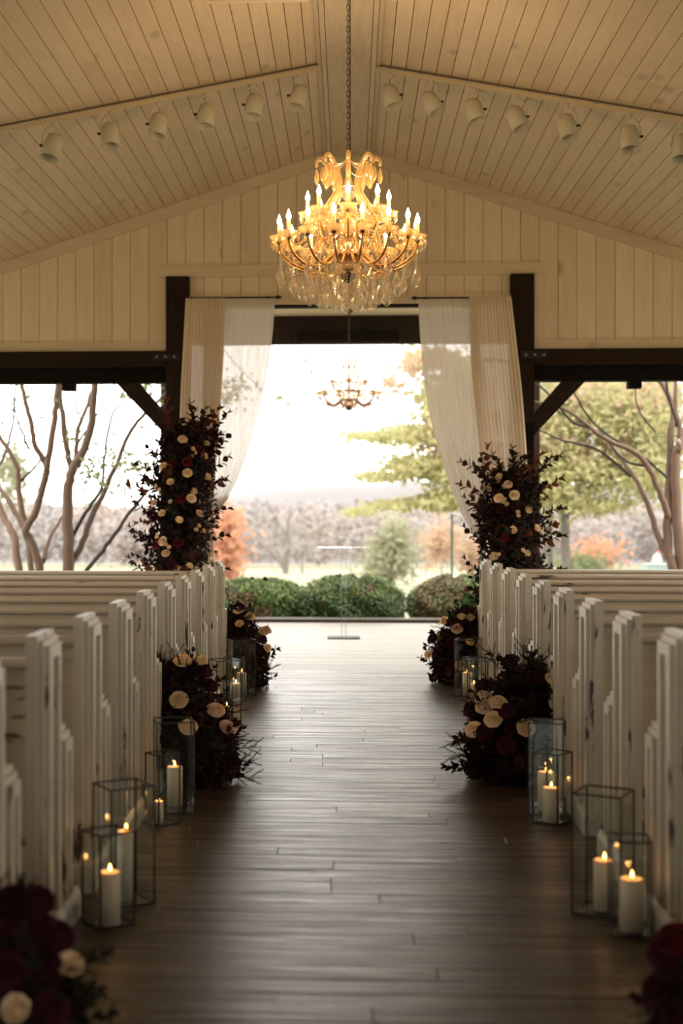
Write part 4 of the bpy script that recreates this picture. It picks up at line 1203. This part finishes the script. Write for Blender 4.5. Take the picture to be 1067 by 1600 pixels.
lm = tree_px('crape_myrtle', 'bare multi-stemmed crape myrtle with smooth brown trunks left of the porch', [
    (Z4([(260, 1400), (260, 1240), (258, 1100), (256, 960), (270, 870), (310, 800), (345, 690), (356, 560), (372, 480)]), 0.062, 0.03),
    (Z4([(266, 900), (268, 850), (252, 770), (236, 650), (224, 525), (220, 470)]), 0.034, 0.022),
    (Z4([(278, 860), (290, 790), (292, 730), (320, 640), (350, 560)]), 0.026, 0.016),
    (Z4([(155, 1400), (150, 1240), (120, 1130), (98, 1090), (140, 1000), (174, 880), (180, 840), (200, 700), (214, 600), (216, 480)]), 0.046, 0.026),
    (Z4([(176, 850), (165, 820), (130, 760), (118, 680), (95, 600), (76, 500)]), 0.03, 0.02),
    (Z4([(72, 1400), (70, 1240), (50, 1110), (20, 1050), (-20, 960)]), 0.045, 0.03),
    (Z4([(125, 1400), (120, 1240), (96, 1100), (40, 990), (-20, 905)]), 0.034, 0.024),
    (Z4([(100, 1080), (72, 960), (64, 850), (22, 770), (-20, 710)]), 0.032, 0.018),
    (Z4([(162, 1210), (188, 1120), (236, 1030)]), 0.026, 0.014),
    (Z4([(266, 1220), (310, 1140), (345, 1040), (400, 930), (450, 820), (490, 720), (545, 650), (632, 565)]), 0.034, 0.014),
    (Z4([(275, 1110), (330, 1010), (385, 925), (396, 800), (430, 640), (500, 600)]), 0.02, 0.008),
    (Z4([(325, 1245), (400, 1150), (450, 1080), (500, 1010), (560, 935)]), 0.021, 0.015),
    (Z4([(-20, 880), (10, 820), (44, 710), (66, 500)]), 0.014, 0.009),
    (Z4([(75, 905), (130, 850), (180, 800)]), 0.014, 0.007),
    (Z4([(290, 760), (360, 660), (420, 560), (440, 500)]), 0.012, 0.006),
    (Z4([(110, 780), (60, 640), (40, 500)]), 0.012, 0.006),
    (Z4([(300, 650), (280, 580), (300, 480)]), 0.011, 0.006),
    (Z4([(310, 920), (370, 830), (440, 760)]), 0.008, 0.004)], LY, 'bark_myrtle', (75, 895), 1.25, 'crape myrtles beside the porch', seed=1, thin='bark_dark')
rm = tree_px('crape_myrtle', 'bare multi-stemmed crape myrtle with arching branches right of the porch', [
    (Z5([(1030, 1400), (1030, 1240), (1010, 1180), (1008, 1040), (1015, 900), (1020, 720), (1032, 640), (1000, 560), (950, 490)]), 0.055, 0.022),
    (Z5([(1065, 1400), (1060, 1240), (1046, 1050), (1040, 830), (1056, 760), (1090, 690)]), 0.06, 0.04),
    (Z5([(1010, 1050), (980, 960), (926, 840), (870, 790), (790, 758), (720, 710), (610, 630), (490, 603)]), 0.034, 0.012),
    (Z5([(760, 735), (700, 700), (640, 680), (560, 580), (490, 525)]), 0.016, 0.008),
    (Z5([(1040, 1400), (1036, 1240), (980, 1140), (940, 1010), (880, 890), (830, 820), (780, 755)]), 0.038, 0.018),
    (Z5([(870, 890), (760, 800), (690, 770), (600, 750), (510, 708)]), 0.015, 0.007),
    (Z5([(926, 850), (850, 832), (785, 765)]), 0.014, 0.008),
    (Z5([(1010, 895), (900, 805), (740, 700), (650, 570), (600, 500)]), 0.013, 0.006),
    (Z5([(1048, 800), (1056, 700), (1040, 640), (1040, 490)]), 0.026, 0.018),
    (Z5([(1046, 700), (1010, 580), (1000, 490)]), 0.016, 0.01),
    (Z5([(960, 720), (900, 640), (880, 500)]), 0.008, 0.005)], LY, 'bark_myrtle', (1058, 895), 1.25, 'crape myrtles beside the porch', seed=2, thin='bark_dark')
r = random.Random(9)
def px_leaves(T, mat, blobs, Y, size, seed, spread=0.3, name='foliage', dens=1.0):
    """blobs: (px, py, radius px, radius py, count)"""
    r = random.Random(seed); m = MB(); b = Vector(T.location)
    for x, y_, rx, ry, cnt in blobs:
        pts = [at(x + r.gauss(0, 0.45) * rx, y_ + r.gauss(0, 0.45) * ry, Y + r.gauss(0, spread)) - b for _ in range(int(cnt * dens))]
        leaf_cloud(m, pts, size, r)
    return m.build(name, mat, T, kind='stuff')
px_leaves(lm, 'leaf_olive', [(170, 720, 60, 26, 90), (215, 730, 40, 14, 70), (230, 610, 40, 25, 70), (140, 745, 25, 20, 40), (180, 760, 40, 14, 30), (100, 690, 60, 60, 40), (30, 640, 30, 50, 30), (200, 615, 20, 12, 24), (240, 660, 20, 20, 20)], LY, 0.045, 31, 0.4)

# big oak with yellowing leaves behind the porch
OY = 33.0
oak = tree_px('oak_tree', 'tall oak with yellow green autumn leaves reaching across the view', [
    ([(884, 960), (884, 890), (883, 800), (885, 700), (890, 560), (895, 400)], 0.115, 0.09),
    ([(884, 690), (830, 700), (760, 640), (700, 600), (640, 570)], 0.05, 0.015),
    ([(884, 720), (820, 720), (720, 720), (640, 690), (560, 672)], 0.05, 0.012),
    ([(884, 790), (800, 775), (720, 772), (640, 778), (570, 800)], 0.045, 0.012),
    ([(886, 600), (820, 570), (740, 560), (660, 555)], 0.045, 0.015),
    ([(886, 640), (950, 650), (1030, 680), (1090, 700)], 0.045, 0.015),
    ([(886, 580), (960, 590), (1060, 600)], 0.045, 0.015)], OY, 'bark_grey', (884, 900), 1.0, seed=4)
px_leaves(oak, ['leaf_yellowgreen'], [(580, 682, 50, 10, 300), (640, 680, 60, 20, 700), (700, 660, 50, 40, 900), (680, 620, 40, 30, 500), (720, 590, 45, 40, 600), (590, 745, 40, 10, 200), (650, 730, 60, 22, 800), (705, 740, 45, 40, 900),
    (620, 790, 60, 8, 240), (690, 785, 60, 14, 500), (560, 800, 30, 6, 70), (740, 700, 40, 90, 900), (870, 660, 60, 90, 1300), (950, 640, 70, 70, 1500), (1030, 660, 60, 80, 1300), (900, 740, 70, 50, 1000), (990, 740, 80, 40, 1000), (860, 760, 40, 60, 500), (1040, 740, 50, 60, 500), (930, 790, 70, 16, 400), (650, 560, 30, 25, 130)], OY, 0.085, 41, 1.2, dens=1.7)
px_leaves(oak, 'leaf_peach', [(650, 570, 30, 25, 180), (610, 600, 25, 25, 80), (690, 560, 30, 25, 180), (720, 610, 40, 50, 250), (900, 610, 50, 30, 250), (1000, 620, 60, 40, 350), (950, 700, 70, 50, 250), (680, 690, 60, 40, 200), (860, 680, 40, 60, 200)], OY, 0.085, 42, 1.2, 'autumn_foliage', 2.0)
t2 = tree_px('oak_tree', 'slim grey trunk standing just left of the oak trunk', [([(860, 960), (860, 890), (859, 790), (858, 640), (856, 500)], 0.085, 0.07)], 35.0, 'bark_grey', (860, 900), 1.0, seed=6)
px_leaves(t2, 'leaf_pale', [(850, 640, 40, 60, 700), (860, 720, 50, 30, 500), (960, 680, 110, 80, 2600), (880, 610, 60, 50, 900), (1040, 620, 60, 60, 900), (700, 640, 40, 60, 500)], 35.0, 0.10, 44, 1.0, dens=0.9)
# hanging leaf sprays at the top left of the opening belong to a branch of a near maple
mp = tree_px('maple_tree', 'slender maple behind the left post with leafy twigs reaching into the sky', [([(274, 960), (272, 800), (270, 560), (268, 380)], 0.05, 0.04), ([(270, 480), (300, 480), (360, 560), (400, 600), (425, 615), (455, 632)], 0.01, 0.003), ([(440, 480), (470, 545), (480, 560), (489, 578)], 0.006, 0.003)], 26.0, 'bark_dark', (300, 900), 1.0, seed=8)
px_leaves(mp, 'leaf_olive', [(437, 622, 9, 5, 40), (450, 632, 6, 4, 16), (475, 563, 5, 4, 14), (486, 580, 4, 3, 8), (350, 620, 40, 25, 160), (370, 600, 30, 20, 90)], 26.0, 0.05, 45, 0.2)

# trees in the field
ot = tree_px('autumn_tree', 'small bright orange autumn tree in the field behind the left column', [([(357, 925), (357, 900), (358, 840)], 0.09, 0.03)], 60.0, 'bark_grey', (357, 910), 1.0)
px_leaves(ot, 'leaf_orange', [(355, 850, 34, 48, 700), (350, 885, 36, 30, 350), (360, 815, 22, 28, 260)], 60.0, 0.17, 51, 0.5)
bo = tree_px('bare_oak', 'spreading leafless oak standing in the hazy field', [
    ([(446, 925), (446, 890), (447, 868), (452, 850), (450, 820), (455, 790)], 0.26, 0.05), ([(446, 890), (430, 868), (412, 852), (396, 836), (385, 815)], 0.16, 0.04), ([(430, 868), (420, 840), (408, 815), (400, 798)], 0.09, 0.03),
    ([(449, 865), (465, 845), (480, 825), (495, 808)], 0.09, 0.03), ([(451, 850), (440, 825), (430, 800)], 0.08, 0.03), ([(455, 835), (470, 812), (478, 790)], 0.06, 0.02), ([(396, 836), (385, 838), (372, 845)], 0.04, 0.02)], 90.0, 'bark_grey', (446, 900), 1.0, seed=3)
sb = tree_px('bare_tree', 'small leafless tree right of the spreading bare oak', [([(472, 920), (472, 890), (472, 868), (474, 845)], 0.13, 0.05), ([(472, 872), (482, 858), (490, 845)], 0.06, 0.02), ([(472, 872), (462, 860), (458, 846)], 0.06, 0.02)], 88.0, 'bark_grey', (472, 900), 1.0, seed=3)
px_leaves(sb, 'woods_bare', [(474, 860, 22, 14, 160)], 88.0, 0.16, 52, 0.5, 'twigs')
gt = tree_px('green_tree', 'rounded pale green tree in the field right of the acrylic stand', [([(612, 925), (612, 900), (612, 840)], 0.08, 0.03)], 50.0, 'bark_grey', (612, 905), 1.0)
px_leaves(gt, 'leaf_pale', [(612, 868, 44, 40, 900), (616, 835, 28, 30, 420), (600, 895, 50, 18, 300)], 50.0, 0.13, 53, 0.5)
for i, (x, y_, rx, ry, c, mat, lab, Y) in enumerate([
    (690, 850, 36, 40, 500, 'leaf_peach', 'soft peach autumn shrub behind the right hedge', 55.0), (935, 865, 40, 26, 420, 'leaf_orange', 'low rust coloured shrub behind the right pews', 40.0),
    (735, 870, 24, 40, 420, 'leaf_peach', 'tall peach shrub behind the right curtain', 52.0), (905, 880, 60, 16, 420, 'leaf_olive', 'low green shrub at the foot of the oak', 39.0),
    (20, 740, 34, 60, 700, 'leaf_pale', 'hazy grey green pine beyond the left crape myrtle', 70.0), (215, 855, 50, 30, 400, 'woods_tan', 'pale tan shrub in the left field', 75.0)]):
    t = tree_px('shrub', lab, [([(x, y_ + ry + 40), (x, y_ + ry * 0.8), (x, y_)], 0.05, 0.02)], Y, 'bark_grey', (x, y_ + ry), 1.0, seed=i)
    t['category'] = 'shrub'
    px_leaves(t, mat, [(x, y_, rx, ry, c)], Y, 0.0027 * Y, 60 + i, 0.5)

# clipped hedges just beyond the porch
def hedge(label, px0, px1, ytop, Y, seed, dry):
    r = random.Random(seed)
    a, b = at(px0, 960, Y), at(px1, 960, Y)
    top = at((px0 + px1) / 2, ytop, Y).z
    cx_, hw = (a.x + b.x) / 2, (b.x - a.x) / 2
    gz = ground_z(Y)
    h = top - gz
    T = thing('hedge_bush', label, 'hedge', (cx_, Y, gz), 'hedge bushes beyond the porch')
    def lump(a_, t):
        return 1 + 0.09 * math.sin(3 * a_ + seed) + 0.07 * math.sin(7 * a_ + 2 * t * 5 + seed * 2) + 0.05 * math.sin(11 * t + 5 * a_)
    def P(a_, t, k):
        e = 0.35 + 0.65 * math.sqrt(max(0, 1 - (2 * t - 0.9) ** 2 * 0.75)) if t < 0.45 else math.sqrt(max(0, 1 - ((t - 0.42) / 0.6) ** 2.2))
        q = lump(a_, t) * k
        return Vector((hw * e * q * math.cos(a_), 0.55 * e * q * math.sin(a_), t * h * (0.96 + 0.05 * math.sin(5 * a_ + seed))))
    lumpy(lambda u, v: P(2 * PI * u, v, 0.88), 22, 10).build('twig_core', 'twig_core', T, True)
    m = MB()
    c_dry = [(r.uniform(-0.6, 0.6) * hw, r.uniform(0.3, 0.8) * h) for _ in range(4)]
    pts = [P(r.uniform(PI, 2 * PI) if r.random() < 0.75 else r.uniform(0, PI), 1 - (1 - r.random()) ** 0.9, r.uniform(0.86, 1.12)) for _ in range(9000)]
    def mi(p):
        u = r.random()
        for cxd, czd in c_dry:
            if math.hypot(p.x - cxd, (p.z - czd) * 1.3) < dry * hw and u < 0.65: return 2
        if p.z > h * 0.6 and u < 0.4: return 1
        return 0
    leaf_cloud(m, pts, 0.027, r, mi)
    m.build('foliage', ['leaf_box', 'leaf_box_young', 'leaf_box_dry'], T, kind='stuff')
    return T
hedge('rounded green hedge bush at the left behind the flowers', 330, 478, 902, 20.15, 3, 0.2)
hedge('rounded green hedge bush directly behind the acrylic stand', 474, 634, 897, 19.95, 5, 0.08)
hedge('browning hedge bush at the right behind the flowers', 636, 800, 897, 20.15, 8, 0.42)
# green metal posts, box on the lawn, string of bulbs
for i, (x, y0, Y) in enumerate([(706, 803, 23.0), (752, 832, 22.5)]):
    w = at(x, 900, Y); zt = at(x, y0, Y).z; gz = ground_z(Y)
    o = thing('metal_post', ['slim green metal post behind the right hedge', 'slim green metal post half hidden by the right flower column'][i], 'post', (w.x, Y, gz))
    MB().box(-0.018, 0.018, -0.004, 0.004, 0, zt - gz).build('flange', 'paint_green', o)
    MB().box(-0.004, 0.004, 0.0045, 0.03, 0, zt - gz).build('web', 'paint_green', o)
w = at(1026, 892, 26.0); gz = ground_z(26.0)
o = thing('utility_box', 'pale teal box on the lawn beside the right crape myrtle', 'box', (w.x, 26.0, gz))
zt = at(1026, 881, 26.0).z - gz
MB().box(-0.20, 0.20, -0.2, 0.2, 0, zt - 0.03).build('box_body', 'box_teal', o)
MB().box(-0.215, 0.215, -0.215, 0.215, zt - 0.029, zt).build('box_lid', 'box_teal', o)
o2 = thing('folded_cloth', 'small white and red bundle on top of the teal box', 'bundle', (w.x, 26.0, gz + zt))
lumpy(lambda u, v: (0.10 * math.cos(2 * PI * u) * math.sqrt(max(0.0, 1 - v * v)), 0.1 * math.sin(2 * PI * u) * math.sqrt(max(0.0, 1 - v * v)), 0.2 * v * (1 + 0.1 * math.sin(9 * u)))).build('white_cloth', 'white_cloth', o2, True)
lumpy(lambda u, v: (0.02 + 0.03 * math.cos(2 * PI * u) * math.sqrt(max(0.0, 1 - v * v)), 0.03 * math.sin(2 * PI * u) * math.sqrt(max(0.0, 1 - v * v)), 0.19 + 0.04 * v)).build('red_cloth', 'red_cloth', o2, True)
wires = [at(845, 668, 16.0), at(922, 678, 16.0), at(1000, 684, 16.0), at(1060, 681, 16.0), at(1110, 672, 16.0)]
o = thing('string_light', 'thin string of small clear bulbs outside the right opening', 'string light', wires[0])
MB().tube([p - wires[0] for p in wires], 0.0025, 4).build('wire', 'came', o)
for p in (wires[1], wires[3]):
    q = p - wires[0]
    MB().lathe([(0, 0), (0.012, 0), (0.012, -0.03), (0, -0.03)], 8).build('socket', 'came', o, loc=q)
    MB().lathe([(0, -0.03), (0.014, -0.035), (0.028, -0.065), (0.02, -0.09), (0, -0.098)], 10).build('bulb', 'white_cloth', o, True, loc=q)
